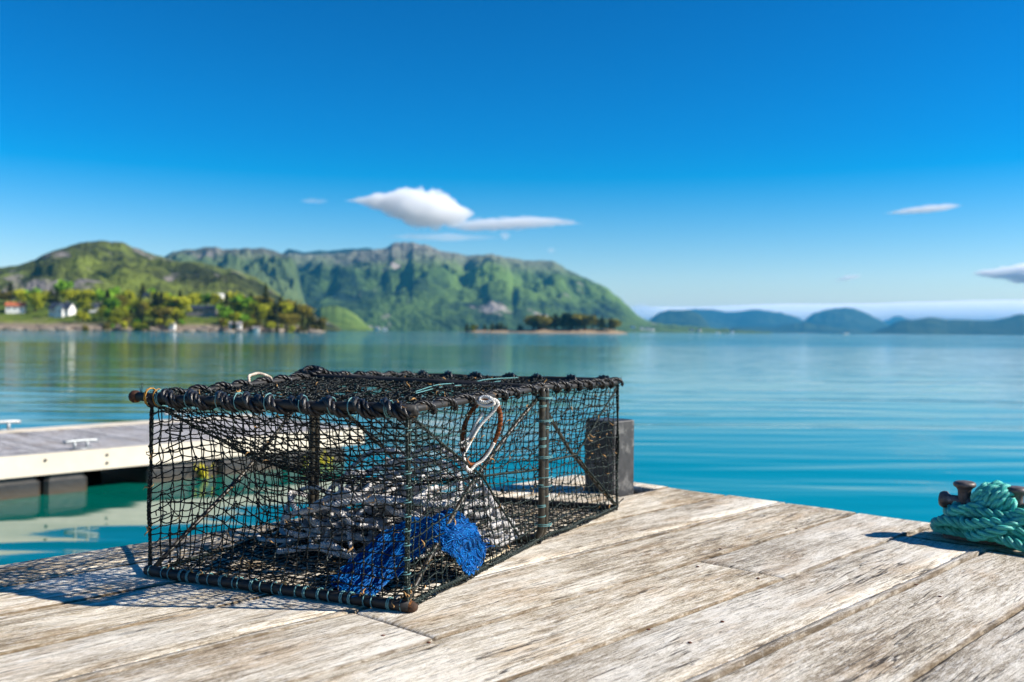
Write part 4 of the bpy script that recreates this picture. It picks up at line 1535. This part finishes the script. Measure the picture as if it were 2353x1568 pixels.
front = bil(Z(B_, 0.02), Z(A, 0.02), Bt - up * .012, At - up * .012)


def front_s(s, t):
    K = front(s, t)
    belly = np.sin(math.pi * s) * np.sin(math.pi * t)
    K = K + (along * 0.028 * belly[..., None])
    # horizontals climb away from the left post, as the slack net hangs
    K[..., 2] += 0.070 * np.sin(math.pi * np.clip(s * 2.2, 0, 1)) * np.sin(math.pi * t) * (1 - s) - 0.030 * belly
    return K


net("front_net", front_s, 24, 15)
rn = bil(Z(A, 0.02), Z(M_, 0.02), At - up * .012, Mt - up * .012)
net("side_net", pinch(lambda s, t: rn(s, t) + across * (0.022 * np.sin(math.pi * s) * np.sin(math.pi * t))[..., None], P_r, 0.55, 0.55, 0.52, 0.22), 23, 14, m=M_TWINE2, r=0.00145)
rf = bil(Z(M_, 0.02), Z(C_, 0.02), Mt - up * .012, Ct - up * .012)
net("side_net", pinch(lambda s, t: rf(s, t) + across * (0.03 * np.sin(math.pi * s) * np.sin(math.pi * t))[..., None], Q_r, 0.5, 0.5, 0.52, 0.22), 18, 14, m=M_TWINE2, r=0.00145)
ln = bil(Z(B_, 0.02), Z(L_, 0.02), Bt - up * .012, Lt - up * .012)
net("side_net", pinch(lambda s, t: ln(s, t) - across * (0.03 * np.sin(math.pi * s) * np.sin(math.pi * t))[..., None], P_l, 0.55, 0.55, 0.52, 0.22), 22, 13)
lf = bil(Z(L_, 0.02), Z(D_, 0.02), Lt - up * .012, Dt - up * .012)
net("side_net", pinch(lambda s, t: lf(s, t), Q_l, 0.5, 0.5, 0.52, 0.22), 17, 13)
net("back_net", bil(Z(D_, 0.02), Z(C_, 0.02), Dt - up * .012, Ct - up * .012), 20, 12, r=0.0013)


def top_s(f, sag):
    def g(s, t):
        n_ = np.vectorize(lambda a, b: noise.fractal(Vector((a * 5, b * 5, sag * 900)), 0.8, 2, 4))(s, t)
        return f(s, t) - up * ((sag + 0.016 * n_) * np.sin(math.pi * s) ** 0.5 * np.sin(math.pi * t) ** 0.5)[..., None]
    return g


net("top_net", top_s(bil(Bt, At, Lt, Mt), 0.004), 26, 27, r=0.0021, knot=0.005, jit=0.12, warp=0.8)
net("top_net", top_s(bil(Lt, Mt, Dt, Ct), 0.003), 26, 21, r=0.0021, knot=0.005, jit=0.12, warp=0.8)
flo = lambda f: (lambda s, t: f(s, t) + up * (0.004 + 0.004 * np.abs(np.sin(7 * s + 5 * t)))[..., None])
net("floor_net", flo(bil(B_, A, L_, M_)), 26, 24)
net("floor_net", flo(bil(L_, M_, D_, C_)), 26, 19)
net("top_net", top_s(bil(Bt + up * .006, At + up * .004, Dt + up * .004, Ct + up * .004), 0.006), 13, 24, r=0.0019, knot=0.0055, jit=0.25, warp=1.6)
# funnel: sheets from the near top bar and the floor to the line between the two eyes
fun = bil(Bt - up * .015, At - up * .015, P_l, P_r)
net("funnel_net", lambda s, t: fun(s, t) - up * ((0.050 * np.sin(math.pi * s) ** 0.8) * np.sin(math.pi * t * 0.62))[..., None], 24, 13, r=0.0017)
fun2 = bil(P_l, P_r, Z(B_, .015) + along * .42, Z(A, .015) + along * .42)
net("funnel_net", lambda s, t: fun2(s, t) - up * (0.055 * np.sin(math.pi * s) * np.sin(math.pi * np.clip(0.35 + t * 0.65, 0, 1)))[..., None], 24, 9, r=0.0017)
fun3 = bil(Dt - up * .015, Ct - up * .015, Q_l, Q_r)
net("funnel_net", lambda s, t: fun3(s, t) - up * ((0.05 * np.sin(math.pi * s)) * np.sin(math.pi * t * 0.62))[..., None], 22, 10)
0 and net("divider_net", lambda s, t: bil(Z(L_, .03), Z(M_, .03), Lt - up * .02, Mt - up * .02)(s, t), 18, 10, r=0.0013, knot=0.003)


def cordline(p, q, r, m, name="taut_line", sag=0.002, twist=0.012):
    b = MB()
    laid_rope(b, smooth_path(seg(p, q, 8, sag, 0.001), 0.003), r, twist, 3, 5)
    return b.build(name, m, trap)


for p, q in ((At - up * .01, P_r), (P_r, Z(M_, 0.215)), (P_r, Z(M_, 0.03) - along * .12), (Q_r, Ct - up * .01), (Q_r, Z(M_, 0.235)), (Q_r, Z(C_, 0.02)),
             (Bt - up * .01, P_l), (P_l, Z(L_, 0.215)), (Q_l, Dt - up * .01)):
    cordline(p, q, 0.0035, M_TWINE2)
cordline(P_l, P_r, 0.0030, M_TWINE, sag=0.035)
# corner lines: bundles of twine instead of rods
for p, q, k in ((Z(A, .02), At, 3), (Z(B_, .02), Bt, 2), (Z(C_, .02), Ct, 2), (Z(D_, .02), Dt, 1)):
    for i in range(k):
        d = RNG.standard_normal(3) * 0.004
        b = MB()
        laid_rope(b, smooth_path(seg(p + d, q + d * .5, 14, 0, 0.0022), 0.004), 0.0036, 0.03, 3, 5)
        b.build("corner_line", M_TWINE2 if k != 2 or i else M_TWINE, trap)
for p, q in ((Z(A, .012), Z(M_, .012)), (Z(M_, .012), Z(C_, .012)), (Z(B_, .012), Z(L_, .012)), (Z(L_, .012), Z(D_, .012))):
    b = MB()
    laid_rope(b, smooth_path(seg(p, q, 16, 0, 0.003), 0.004), 0.0052, 0.035, 3, 5)
    b.build("edge_line", M_TWINE2, trap)
# cyan ties round the bars
b = MB()


def tie(c, T, R, turns=2.2, r=0.0016, slant=0.008):
    T = T / np.linalg.norm(T)
    n1 = np.cross(T, up if abs(T[2]) < 0.9 else np.array([1.0, 0, 0]))
    n1 /= np.linalg.norm(n1)
    n2 = np.cross(T, n1)
    a = np.linspace(0, turns * 2 * math.pi, int(turns * 12))
    b.tube(c + T * (slant * a / a[-1])[:, None] + R * (np.cos(a)[:, None] * n1 + np.sin(a)[:, None] * n2), r, 5)


for k in range(24):
    t = (k + RNG.uniform(0.2, 0.8)) / 24
    tie(Z(A, ZB) * (1 - t) + Z(B_, ZB) * t, B_ - A, 0.0140, RNG.uniform(1.0, 2.2))
for k in range(9):
    t = (k + RNG.uniform(0.2, 0.8)) / 9
    tie(At * (1 - t) + Bt * t, B_ - A, 0.0185 + RNG.uniform(0, .004), RNG.uniform(1.0, 1.8), 0.0014)
for k in range(14):
    z = 0.05 + k * 0.028 + RNG.uniform(-.008, .008)
    kk = RNG.choice([-0.0125, 0.0, 0.0125])
    tie(Z(M_, z) - across * .010 + along * kk, up, 0.0118 if kk else 0.0245, RNG.uniform(1.0, 2.4), 0.0013)
for k in range(12):
    z = 0.05 + k * 0.031
    tie(Z(A, z), up, 0.0075, 1.5, 0.0013)
lt = MB()
for f, k, dd in ((front, 26, along), (rn, 14, across), (rf, 10, across), (bil(Bt, At, Lt, Mt), 22, up), (bil(Lt, Mt, Dt, Ct), 12, up)):
    for _ in range(k):
        s0, t0 = RNG.uniform(.03, .97), RNG.uniform(.05, .95)
        ang, ln_ = RNG.uniform(0, 6.28), RNG.uniform(.06, .22)
        pts = []
        for q in np.linspace(0, 1, 6):
            a_ = min(max(s0 + ln_ * q * math.cos(ang) + .02 * RNG.standard_normal(), .01), .99)
            b_ = min(max(t0 + ln_ * q * math.sin(ang) + .02 * RNG.standard_normal(), .01), .99)
            pts.append(f(np.array(a_), np.array(b_)) + dd * (.006 * RNG.standard_normal() + (.012 if dd is along else 0)))
        lt.tube(smooth_path(pts, .008), RNG.uniform(.0010, .0019), 4)
o = lt.build("loose_twine", M_TWINE, trap)
o["kind"] = "stuff"
o = b.build("twine_tie", M_CYAN, trap)
o["kind"] = "stuff"
b = MB()
tie(Bt - across * 0.005, B_ - A, 0.0225, 2.1, 0.0016)
tie(Bt - across * 0.03, B_ - A, 0.0215, 1.2, 0.0014)
b.build("amber_tie", simple("amber_twine", (0.36, 0.17, 0.02), 0.6, 0.4), trap)
# loose blue line lying over the top
b = MB()
b.tube(smooth_path([at(955, 900, .452), at(1010, 884, .455), at(1080, 880, .452), at(1120, 872, .455), at(1190, 868, .452)], 0.01), 0.0016, 5)
b.tube(smooth_path([at(955, 904, .45), at(1020, 889, .453), at(1100, 883, .45), at(1150, 876, .45)], 0.01), 0.0014, 5)
b.build("loose_line", M_CYAN, trap)
# dried weed caught in the meshes, frayed ends
b = MB()
fr = MB()


def scrap(c, size):
    d = RNG.standard_normal(3)
    d /= np.linalg.norm(d)
    e = np.cross(d, RNG.standard_normal(3))
    e /= np.linalg.norm(e)
    n = 5
    t = np.linspace(-1, 1, n)
    curl = np.cross(d, e) * (t ** 2)[:, None] * size * RNG.uniform(-.8, .8) + e * (np.sin(t * 2.5))[:, None] * size * .4
    b.tube(c + d * (t * size)[:, None] + curl, size * 0.16 * (1.15 - np.abs(t)) * RNG.uniform(.6, 1.6), 5)


def rnd_face(f):
    return f(np.array(RNG.uniform(.02, .98)), np.array(RNG.uniform(.02, .98)))


for f, k in ((front, 34), (rn, 20), (rf, 26), (bil(Bt, At, Lt, Mt), 26), (bil(Lt, Mt, Dt, Ct), 16)):
    for _ in range(k):
        scrap(rnd_face(f) + RNG.standard_normal(3) * .003, RNG.uniform(.004, .011))
for p, n_, sp in ((Z(A, .03), 10, .012), (At, 10, .012), (Mt, 6, .012), (Z(B_, .22), 3, .006), (Z(B_, .12), 5, .008), (Z(B_, .30), 4, .008)):
    for _ in range(n_):
        scrap(p + RNG.standard_normal(3) * sp, RNG.uniform(.005, .012))
for _ in range(12):
    scrap(rnd_face(bil(Z(A, .03), Z(B_, .03), Z(A, .02), Z(B_, .02))), RNG.uniform(.005, .012))
for _ in range(9):
    scrap(rf(np.array(RNG.uniform(.55, .9)), np.array(RNG.uniform(.45, .8))) , RNG.uniform(.006, .011))
o = b.build("dried_weed", M_WEED, trap)
o["kind"] = "stuff"
for (p, q, k) in ((Bt + across * .03, Bt, 5), (Bt - across * .07, Bt - across * .08, 5), (Ct, Ct, 4), (Z(C_, .02), Z(C_, .02), 5)):
    for _ in range(k):
        d = RNG.standard_normal(3) * .012
        d[2] = abs(d[2]) + .008
        fr.tube(smooth_path([p + RNG.standard_normal(3) * .004, p + d * .6, p + d + RNG.standard_normal(3) * .008], 0.006), [0.0011], 4)
o = fr.build("frayed_end", M_TWINE2, trap)
o["kind"] = "stuff"
# rusty end cap of the top bar and worn corner at the deck
b = MB()
b.tube(seg(Bt + across * .04, Bt + across * .068, 6), [.013, .0155, .016, .015, .011, .005], 10)
b.build("bar_end", simple("rusty_end", (0.055, 0.022, 0.012), 0.7, 0.3, 0.6, 90, 0.001, spots=((0.30, 0.12, 0.02), 50, 0.58)), trap)
b = MB()
b.tube(seg(Z(A, ZB) + across * .02, Z(A, ZB) - across * .024, 7), [.0130, .0142, .0148, .0145, .0138, .012, .007], 10)
b.build("bar_end", simple("rusty_end_orange", (0.045, 0.022, 0.012), 0.75, 0.3, 0.6, 90, 0.001, spots=((0.38, 0.14, 0.03), 40, 0.52)), trap)

# ------------------------------------------------------------------ ring with white cord hung on the right side
def ring_thing(c, axis, label, h, w, out):
    t = thing("rope_ring", label, "rope ring", c)
    axis = axis / np.linalg.norm(axis)
    b = MB()
    n = 44
    a = np.linspace(0, 2 * math.pi, n, endpoint=False)
    sh = lambda a_, ww, hh: c + axis[None] * (ww * np.sin(a_) * (1 + .12 * np.cos(a_)))[:, None] + up[None] * (-hh + hh * np.cos(a_))[:, None] + out[None] * (0.010 * np.sin(2 * a_))[:, None] + axis[None] * (-0.018 * (1 - np.cos(a_)))[:, None]
    P = sh(a, w, h)
    b.tube(P, 0.0050 + 0.0012 * RNG.random(n), 8, closed=True)
    for k in range(30):
        i = RNG.integers(n)
        d = P[(i + 1) % n] - P[i - 1]
        d /= np.linalg.norm(d)
        n1 = np.cross(d, out)
        aa = np.linspace(0, 6.3 * RNG.uniform(1, 2), 16)
        b.tube(P[i] + d * (aa * .0014)[:, None] + 0.0064 * (np.cos(aa)[:, None] * n1 + np.sin(aa)[:, None] * out), 0.0010, 4)
    b.build("ring", M_RUST, t)
    b = MB()
    q = lambda f, ww=w, hh=h: sh(np.array([f * 2 * math.pi]), ww, hh)[0] + out * 0.009
    top = c + out * .012
    pts = [q(0.30), q(0.36), q(0.42), q(0.48), q(0.53) - up * .012, q(0.585) - up * .014, q(0.64) - up * .002, q(0.66) + axis * .006, (q(0.66) + top) / 2 + axis * .010, top + axis * .018 - up * .02, top + axis * .012]
    laid_rope(b, smooth_path(pts, 0.003), 0.0044, 0.016, 3, 5, 0.42, 0.62)
    kn = [top + axis * d[0] + up * d[1] + out * d[2] for d in ((.016, -.02, 0), (.024, -.006, .006), (.012, .004, .008), (-.006, -.003, .008), (-.022, .002, .004), (-.014, .010, 0), (.004, .008, .006), (.014, -.006, .010), (-.004, -.012, .006), (-.02, -.008, .004), (-.034, .004, .0))]
    laid_rope(b, smooth_path(kn, 0.003), 0.0048, 0.016, 3, 5, 0.42, 0.62)
    k2 = [q(0.70) + axis * d[0] + up * d[1] + out * d[2] for d in ((.05, .075, -.004), (.034, .05, -.004), (.02, .02, -.002), (.004, .004, .004), (-.008, .0, .008), (.002, -.006, .009), (.012, .004, .006))]
    laid_rope(b, smooth_path(k2, 0.003), 0.0046, 0.016, 3, 5, 0.42, 0.62)
    b.build("cord", M_WHITECORD, t)
    return t


tt = 0.50
pr = At * (1 - 0.47) + Mt * 0.47
side_dir = (Mt - At) / np.linalg.norm(Mt - At)
ring_ax = side_dir * 0.35 + np.array([0.85, -0.25, 0])
ring_ax /= np.linalg.norm(ring_ax)
ring_thing(pr - across * 0.022 - up * 0.006, ring_ax, "rust-brown ring tied with white cord hanging on the lit side of the trap", 0.080, 0.043, np.cross(ring_ax, up))
pl = Bt * (1 - 0.62) + Lt * 0.62
loop = MB()
lp = [pl + d[0] * along + d[1] * across + d[2] * up for d in ((-.045, .0, .0), (-.040, .006, .020), (-.020, .01, .025), (.004, .008, .028), (.026, .0, .022), (.042, -.004, .014), (.046, -.006, -.004))]
laid_rope(loop, smooth_path(lp, .004), 0.0046, 0.02, 3, 5, 0.42, 0.62)
o = loop.build("cord_loop", simple("aged_cord", (0.50, 0.42, 0.34), 0.7, 0.3, 0.35, 60, spots=((0.30, 0.15, 0.07), 40, 0.60)), origin=pl)
tag(o, "pale cord loop arching above the top net on the water side of the trap", "cord loop")

# ------------------------------------------------------------------ grey rope heaped inside the trap
b = MB()
rg = np.random.default_rng(21)
hc = A * 0.30 + M_ * 0.30 + L_ * 0.40
pts = []
N_ = 150
for k in range(N_):
    a = k / 13.0 * 2 * math.pi
    lay = k / N_
    cx = 0.11 * math.sin(k * 0.071) + 0.07 * math.sin(k * 0.19 + 1)
    cy = 0.075 * math.cos(k * 0.057 + 2)
    r1 = 0.12 + 0.07 * math.sin(k * 0.113) + 0.03 * math.sin(k * .61) + 0.022 * rg.standard_normal()
    r2 = 0.17 + 0.08 * math.cos(k * 0.091) + 0.04 * math.cos(k * .53 + 1) + 0.022 * rg.standard_normal()
    p = hc + across * (cx + r2 * math.cos(a)) + along * (cy + r1 * math.sin(a))
    dome = max(0.0, 1 - (cx + r2 * math.cos(a)) ** 2 / .30 ** 2)
    lim = float((p - A) @ across)
    if lim < 0.035:
        p = p + across * (0.035 - lim)
    z = 0.016 + (0.205 * lay ** 1.1) * (0.35 + 0.65 * dome) + 0.045 * math.sin(a + k * .043) * lay * dome + 0.020 * abs(rg.standard_normal())
    pts.append(Z(p, max(0.014, z)))
P = smooth_path(pts, 0.0045)
laid_rope(b, P, 0.0080, 0.036, 4, 5, 0.55, 0.5, 0.02)
# free loops: an arch standing up at the back, ends trailing to the near left
ex = []
for k in range(42):
    a0, tl = rg.uniform(0, 6.28), rg.uniform(-.6, .6)
    cc = hc + across * rg.uniform(-.16, .20) + along * rg.uniform(-.13, .15)
    dd = math.hypot(float((cc - hc) @ across), float((cc - hc) @ along))
    cc = cc + up * rg.uniform(.03, max(.05, .245 - .62 * dd))
    yaw = rg.uniform(0, 6.28)
    h1, h2 = across * math.cos(yaw) + along * math.sin(yaw), along * math.cos(yaw) - across * math.sin(yaw)
    e1, e2 = h1 * math.cos(tl) + up * math.sin(tl) * .5, h2 * .8 + up * rg.uniform(-.35, .35)
    rr_ = rg.uniform(.07, .15)
    ex.append([cc + rr_ * (math.cos(a0 + q) * e1 * (1 + .2 * rg.standard_normal()) + math.sin(a0 + q) * e2) for q in np.linspace(0, rg.uniform(3.5, 6.0), 9)])
for e in ex:
    for k in range(len(e)):
        lim = float((e[k] - A) @ across)
        if lim < .03:
            e[k] = e[k] + across * (.03 - lim)
        e[k][2] = max(e[k][2], .014)
ex += [
    [hc + across * .22 + along * .02 + up * .05, hc + across * .24 + along * .05 + up * .17, hc + across * .16 + along * .08 + up * .255, hc + across * .05 + along * .09 + up * .25, hc - across * .02 + along * .07 + up * .16, hc + across * .03 + along * .03 + up * .10],
    [hc + across * .18 - along * .02 + up * .10, hc + across * .30 + along * .02 + up * .15, hc + across * .40 + along * .04 + up * .12, hc + across * .43 + along * .02 + up * .03, hc + across * .36 - along * .03 + up * .014, hc + across * .2 - along * .05 + up * .05],
    [hc + across * .10 - along * .10 + up * .10, hc + across * .17 - along * .16 + up * .07, hc + across * .28 - along * .14 + up * .03, hc + across * .40 - along * .10 + up * .014, hc + across * .46 - along * .06 + up * .014],
    [hc + across * .12 + along * .02 + up * .19, hc + across * .15 - along * .10 + up * .14, hc + across * .13 - along * .18 + up * .06, hc + across * .10 - along * .21 + up * .016],
    [hc + across * .0 + along * .02 + up * .20, hc + across * .03 - along * .10 + up * .15, hc + across * .06 - along * .17 + up * .10, hc + across * .02 - along * .21 + up * .03, hc - across * .06 - along * .19 + up * .03],
    [hc - across * .18 + along * .05 + up * .08, hc - across * .21 + along * .14 + up * .12, hc - across * .19 + along * .22 + up * .04, hc - across * .12 + along * .26 + up * .014, hc + along * .2 + up * .03],
    [hc - across * .15 - along * .15 + up * .05, hc - across * .20 - along * .02 + up * .045, hc - across * .22 + along * .12 + up * .04, hc - across * .21 + along * .27 + up * .03],
    [hc - across * .12 - along * .18 + up * .03, hc - across * .19 - along * .05 + up * .03, hc - across * .235 + along * .1 + up * .02, hc - across * .225 + along * .28 + up * .016],
]
for e in ex:
    laid_rope(b, smooth_path(e, 0.0045), 0.0068, 0.032, 4, 5, 0.55, 0.5, 0.02)
heap = b.build("rope_heap", M_GREYROPE, origin=hc)
tag(heap, "heap of weathered grey rope coiled inside the trap", "rope")

# ------------------------------------------------------------------ blue netting
ctrl = np.array([   # rows along the strip's length, from the floor at the near left up over the rope and down by the lit side
    [at(768, 1348, .012), at(800, 1368, .012), at(845, 1385, .012)],
    [at(800, 1305, .045), at(850, 1325, .04), at(890, 1342, .03)],
    [at(848, 1255, .085), at(905, 1270, .085), at(945, 1290, .07)],
    [at(905, 1222, .115), at(965, 1228, .125), at(985, 1262, .10)],
    [at(975, 1204, .13), at(1010, 1215, .14), at(1020, 1262, .10)],
    [at(1052, 1190, .14), at(1060, 1222, .13), at(1040, 1278, .075)],
    [at(1085, 1215, .115), at(1092, 1250, .085), at(1062, 1300, .045)],
    [at(1108, 1255, .06), at(1105, 1280, .04), at(1072, 1322, .015)],
])
def strip(w, l):
    R_, C0 = ctrl.shape[0], ctrl.shape[1]
    x = l * (R_ - 1)
    i = min(int(x), R_ - 2)
    f = x - i
    q = [ctrl[min(max(i + d, 0), R_ - 1)] for d in (-1, 0, 1, 2)]
    row = 0.5 * (2 * q[1] + (q[2] - q[0]) * f + (2 * q[0] - 5 * q[1] + 4 * q[2] - q[3]) * f * f + (3 * q[1] - q[0] - 3 * q[2] + q[3]) * f ** 3)
    q = row[0] * (1 - w) * (1 - 2 * w) + row[1] * 4 * w * (1 - w) + row[2] * w * (2 * w - 1)
    k = min(1.0, 6 * l + .15)
    d = [noise.fractal(Vector((w * 2.6, l * 5.5, z)), 0.8, 2, 4) for z in (1.7, 7.3, 13.9)]
    q = q + np.array([d[0] * .014, d[1] * .014, abs(d[2]) * .026 - .004]) * k
    q[2] = max(q[2], 0.008)
    return q


blue = thing("blue_netting", "folded strip of bright blue netting lying on grey rope inside the trap", "netting", at(930, 1300, .02))
b = MB()
nw, nl_ = 44, 90
grid = np.array([[strip(i / nw, j / nl_) + up * (0.005 * math.sin(i * 1.45 + 2.0 * math.sin(j * .11)) - 0.003) for j in range(nl_ + 1)] for i in range(nw + 1)])
F = [(i * (nl_ + 1) + j, (i + 1) * (nl_ + 1) + j, (i + 1) * (nl_ + 1) + j + 1, i * (nl_ + 1) + j + 1) for i in range(nw) for j in range(nl_)]
b.add(grid.reshape(-1, 3), F, np.stack([np.tile(np.linspace(0, .6, nl_ + 1), nw + 1), np.repeat(np.linspace(0, 40, nw + 1), nl_ + 1)], 1))
b.build("under_layer", M_BLUE, blue)
b = MB()
for k in range(210):
    w0 = RNG.uniform(-.02, 1.02)
    l0 = RNG.uniform(-0.02, .55)
    l1 = min(1.02, l0 + RNG.uniform(.35, .8))
    n = 46
    ls = np.linspace(l0, l1, n)
    ph, fq, am = RNG.uniform(0, 6.3), RNG.uniform(60, 95), RNG.uniform(.006, .014)
    P = np.array([strip(min(max(w0 + am * math.sin(fq * l + ph), -.03), 1.03), min(max(l, 0), 1)) for l in ls])
    P = P + up * (0.004 + 0.003 * np.sin(fq * .5 * ls + ph * 2))[:, None] + RNG.standard_normal(P.shape) * .0009
    b.tube(P, 0.00135, 4)
for k in range(60):   # loose fluff on the folds
    p = strip(RNG.uniform(0, 1), RNG.choice([RNG.uniform(0, .08), RNG.uniform(.62, 1.0)]))
    d = RNG.standard_normal(3) * .016
    d[2] = d[2] * .6
    b.tube(smooth_path([p + up * .004, p + up * .010 + d * .5, p + up * .006 + d], 0.005), 0.0013, 4)
o = b.build("yarn", M_BLUE, blue)
o["kind"] = "stuff"
b = MB()
for e in ([at(1098, 1240, .075), at(1112, 1250, .07), at(1114, 1275, .04), at(1104, 1300, .02), at(1095, 1312, .014)],
          [at(1062, 1300, .02), at(1068, 1312, .016), at(1076, 1326, .01)],
          [at(768, 1348, .014), at(762, 1338, .02), at(770, 1325, .03), at(785, 1322, .03)]):
    laid_rope(b, smooth_path(e, .003), 0.0028, 0.014, 3, 5)
b.build("cord_end", M_BLUE, blue)

# pale straw on the deck beside the trap
b = MB()
b.tube(smooth_path([at(1075, 1308, .004), at(1110, 1292, .012), at(1142, 1278, .016), at(1160, 1266, .022)], .006), [.0022], 5)
o = b.build("dry_stalk", simple("straw", (0.55, 0.46, 0.30), .7, .3), origin=at(1110, 1292, 0))
tag(o, "pale dry stalk lying on the planks beside the trap", "stalk")

# ------------------------------------------------------------------ floating pontoon
M_PONT = wood_material("grey_pontoon_boards", 1.0, 1.0)
M_BOARD = simple("new_pale_board", (0.66, 0.585, 0.47), 0.65, 0.3, 0.10, 2.2, 0.002, spots=((0.5, 0.36, 0.22), 5.5, 0.68))
M_FLOAT = simple("black_float", (0.030, 0.030, 0.031), 0.4, 0.5, 0.35, 5, 0.004, spots=((0.11, 0.075, 0.045), 2.6, 0.58))
def float_mat():
    t = NT("black_float_stained", 0.42, 0.5)
    sx = t.n("SeparateXYZ")
    t.l(t.coord(), sx.inputs[0])
    n = t.noise(t.coord((3, 3, 9)), 1.5, 5, 0.7)
    c = t.ramp(n, [(0.35, (0.018, 0.018, 0.019)), (0.65, (0.045, 0.044, 0.043))])
    k = t.n("MapRange")      # weed and rust-brown stain up to the high-water line, in the float's own height
    k.inputs["From Min"].default_value, k.inputs["From Max"].default_value = 0.16, 0.02
    t.l(t.math('ADD', sx.outputs[2], t.math('MULTIPLY', n, 0.12)), k.inputs["Value"])
    c = t.mix(t.math('MULTIPLY', k.outputs[0], 0.85), c, t.mix(n, (0.06, 0.032, 0.015), (0.13, 0.10, 0.05)))
    t.color(c)
    t.bump(n, 0.8, 0.006)
    return t.m


M_FLOAT = float_mat()
M_GALV = simple("galvanised", (0.34, 0.36, 0.37), 0.45, 0.5, 0.1, 30, 0.0, 0.5)
pon = thing("floating_pontoon", "floating pontoon with grey deck boards, pale side board and black floats", "pontoon", uv(4.5, -11, WATER_Z))
PT, VN, VF, U0, U1 = -0.61, -9.70, -12.30, -3.0, 7.70
k = 0
u = U0
me_b = MB()
me_b.box((0.004, -0.0, -0.04), (0.141, 1.0, 0.0))
x = U0
brd = None
while x < U1 - .14:
    bb = MB()
    if brd is None:
        # one board built across the pontoon, X along its grain
        bb.box((-1.22, -0.069, -0.04), (1.22, 0.069, 0.0))
        brd = bb.mesh("plank", M_PONT, smooth=False)
    o = bpy.data.objects.new("plank", brd)
    COL.objects.link(o)
    o.parent = pon
    c = uv(x + .0725, (VN + VF) / 2, PT - .001) - np.array(pon.location)
    o.location = (c[0], c[1], c[2] + 0.003 * math.sin(k * 1.7))
    o.rotation_euler = (0, 0, TH + math.pi / 2)
    x += 0.145
    k += 1
for v0, v1, z0, z1 in ((VN - .045, VN, PT - .19, PT + .012), (VF, VF + .045, PT - .19, PT + .012)):
    b = MB()
    b.box((U0, v0, z0), (U1, v1, z1), AX)
    b.build("side_board", M_BOARD, pon, False)
for v0, v1 in ((VN - .30, VN - .047), (VF + .047, VF + .30)):
    b = MB()
    b.box((U0, v0, PT + .002), (U1, v1, PT + .012), AX)
    b.build("deck_edge_board", M_PONT if v0 > -11 else M_BOARD, pon, False)
b = MB()
b.box((U1, VF, PT - .19), (U1 + .045, VN, PT + .012), AX)
b.build("end_board", M_BOARD, pon, False)
b = MB()
b.box((U0, VF + .1, PT - .17), (U1 - .01, VN - .1, PT - .045), AX)
b.build("under_frame", M_BEAM, pon, False)


b = MB()
b.lathe([(.014, 0), (.014, .008), (.009, .013), (.001, .014)], 8, M=np.array([U, (0, 0, 1), V]))
bolt_me = b.mesh("bolt", M_BAR)
for k in range(18):
    for dz in ((-.05,) if k % 3 else (-.05, -.13)):
        o = bpy.data.objects.new("bolt", bolt_me)
        COL.objects.link(o)
        o.parent = pon
        o.location = (uv(U0 + .3 + k * .6, VN, PT + dz) - np.array(pon.location)).tolist()


def float_box(u0, u1, v0, v1):
    b = MB()
    n = 0
    secs = []
    c = 0.035
    for z, ins in ((-1.35, .02), (-1.33, 0), (PT - .26, 0), (PT - .235, .02), (PT - .175, .02)):
        a0, a1, d0, d1 = u0 + ins, u1 - ins, v0 + ins, v1 - ins
        secs.append([uv(*q, z) for q in ((a0 + c, d0), (a1 - c, d0), (a1, d0 + c), (a1, d1 - c), (a1 - c, d1), (a0 + c, d1), (a0, d1 - c), (a0, d0 + c))])
    F = []
    for i in range(len(secs) - 1):
        for k in range(8):
            l = (k + 1) % 8
            F.append((i * 8 + k, (i + 1) * 8 + k, (i + 1) * 8 + l, i * 8 + l))
    F.append(tuple((len(secs) - 1) * 8 + k for k in range(8))[::-1])
    F.append(tuple(range(8)))
    b.add(np.array(secs).reshape(-1, 3), F)
    return b.build("float", M_FLOAT, pon, False)


for u0, u1 in ((1.2, 2.35), (2.38, 3.34), (3.37, 3.88), (3.91, 4.33), (4.95, 5.75), (5.78, 6.6), (6.63, 7.5)):
    float_box(u0, u1, VN - 1.15, VN - .03)
for u0, u1 in ((1.2, 2.6), (2.65, 4.33), (4.95, 6.6), (6.63, 7.5)):
    float_box(u0, u1, VF + .05, VF + 1.0)


def cleat(u, v, s=1.0):
    o_ = uv(u, v, PT + .012)
    b = MB()
    for d in (-.07, .07):
        b.tube([o_ + U * d * s, o_ + U * d * s + up * .085 * s], 0.018 * s, 8)
    b.tube(smooth_path([o_ + U * -.19 * s + up * .085 * s, o_ + U * -.1 * s + up * .092 * s, o_ + U * .1 * s + up * .092 * s, o_ + U * .19 * s + up * .085 * s], .03), [0.020 * s], 8)
    b.box((-.11 * s, -.04 * s, 0), (.11 * s, .04 * s, .012), AX, o_)
    return b.build("cleat", M_GALV, pon)


cleat(4.30, VN - .14, 0.9)
cleat(4.40, VF + .12, 1.1)
cleat(6.6, VF + .12, 1.0)
# yellow weed growing at the waterline of the floats
M_YW = simple("yellow_weed", (0.42, 0.38, 0.02), .7, .3, .4, 30)
b = MB()
rg = np.random.default_rng(4)
for uc in (5.55, 6.9, 7.15):
    for _ in range(16):
        p = uv(uc + rg.normal(0, .05), VN + .0 + rg.uniform(-.02, .02), WATER_Z + rg.uniform(0.0, .16))
        d = np.array([rg.normal(0, .04), rg.normal(0, .04), -.06])
        b.tube([p, p + d * .5, p + d], [.012, .016, .004], 4)
o = b.build("seaweed", M_YW, pon)
o["kind"] = "stuff"
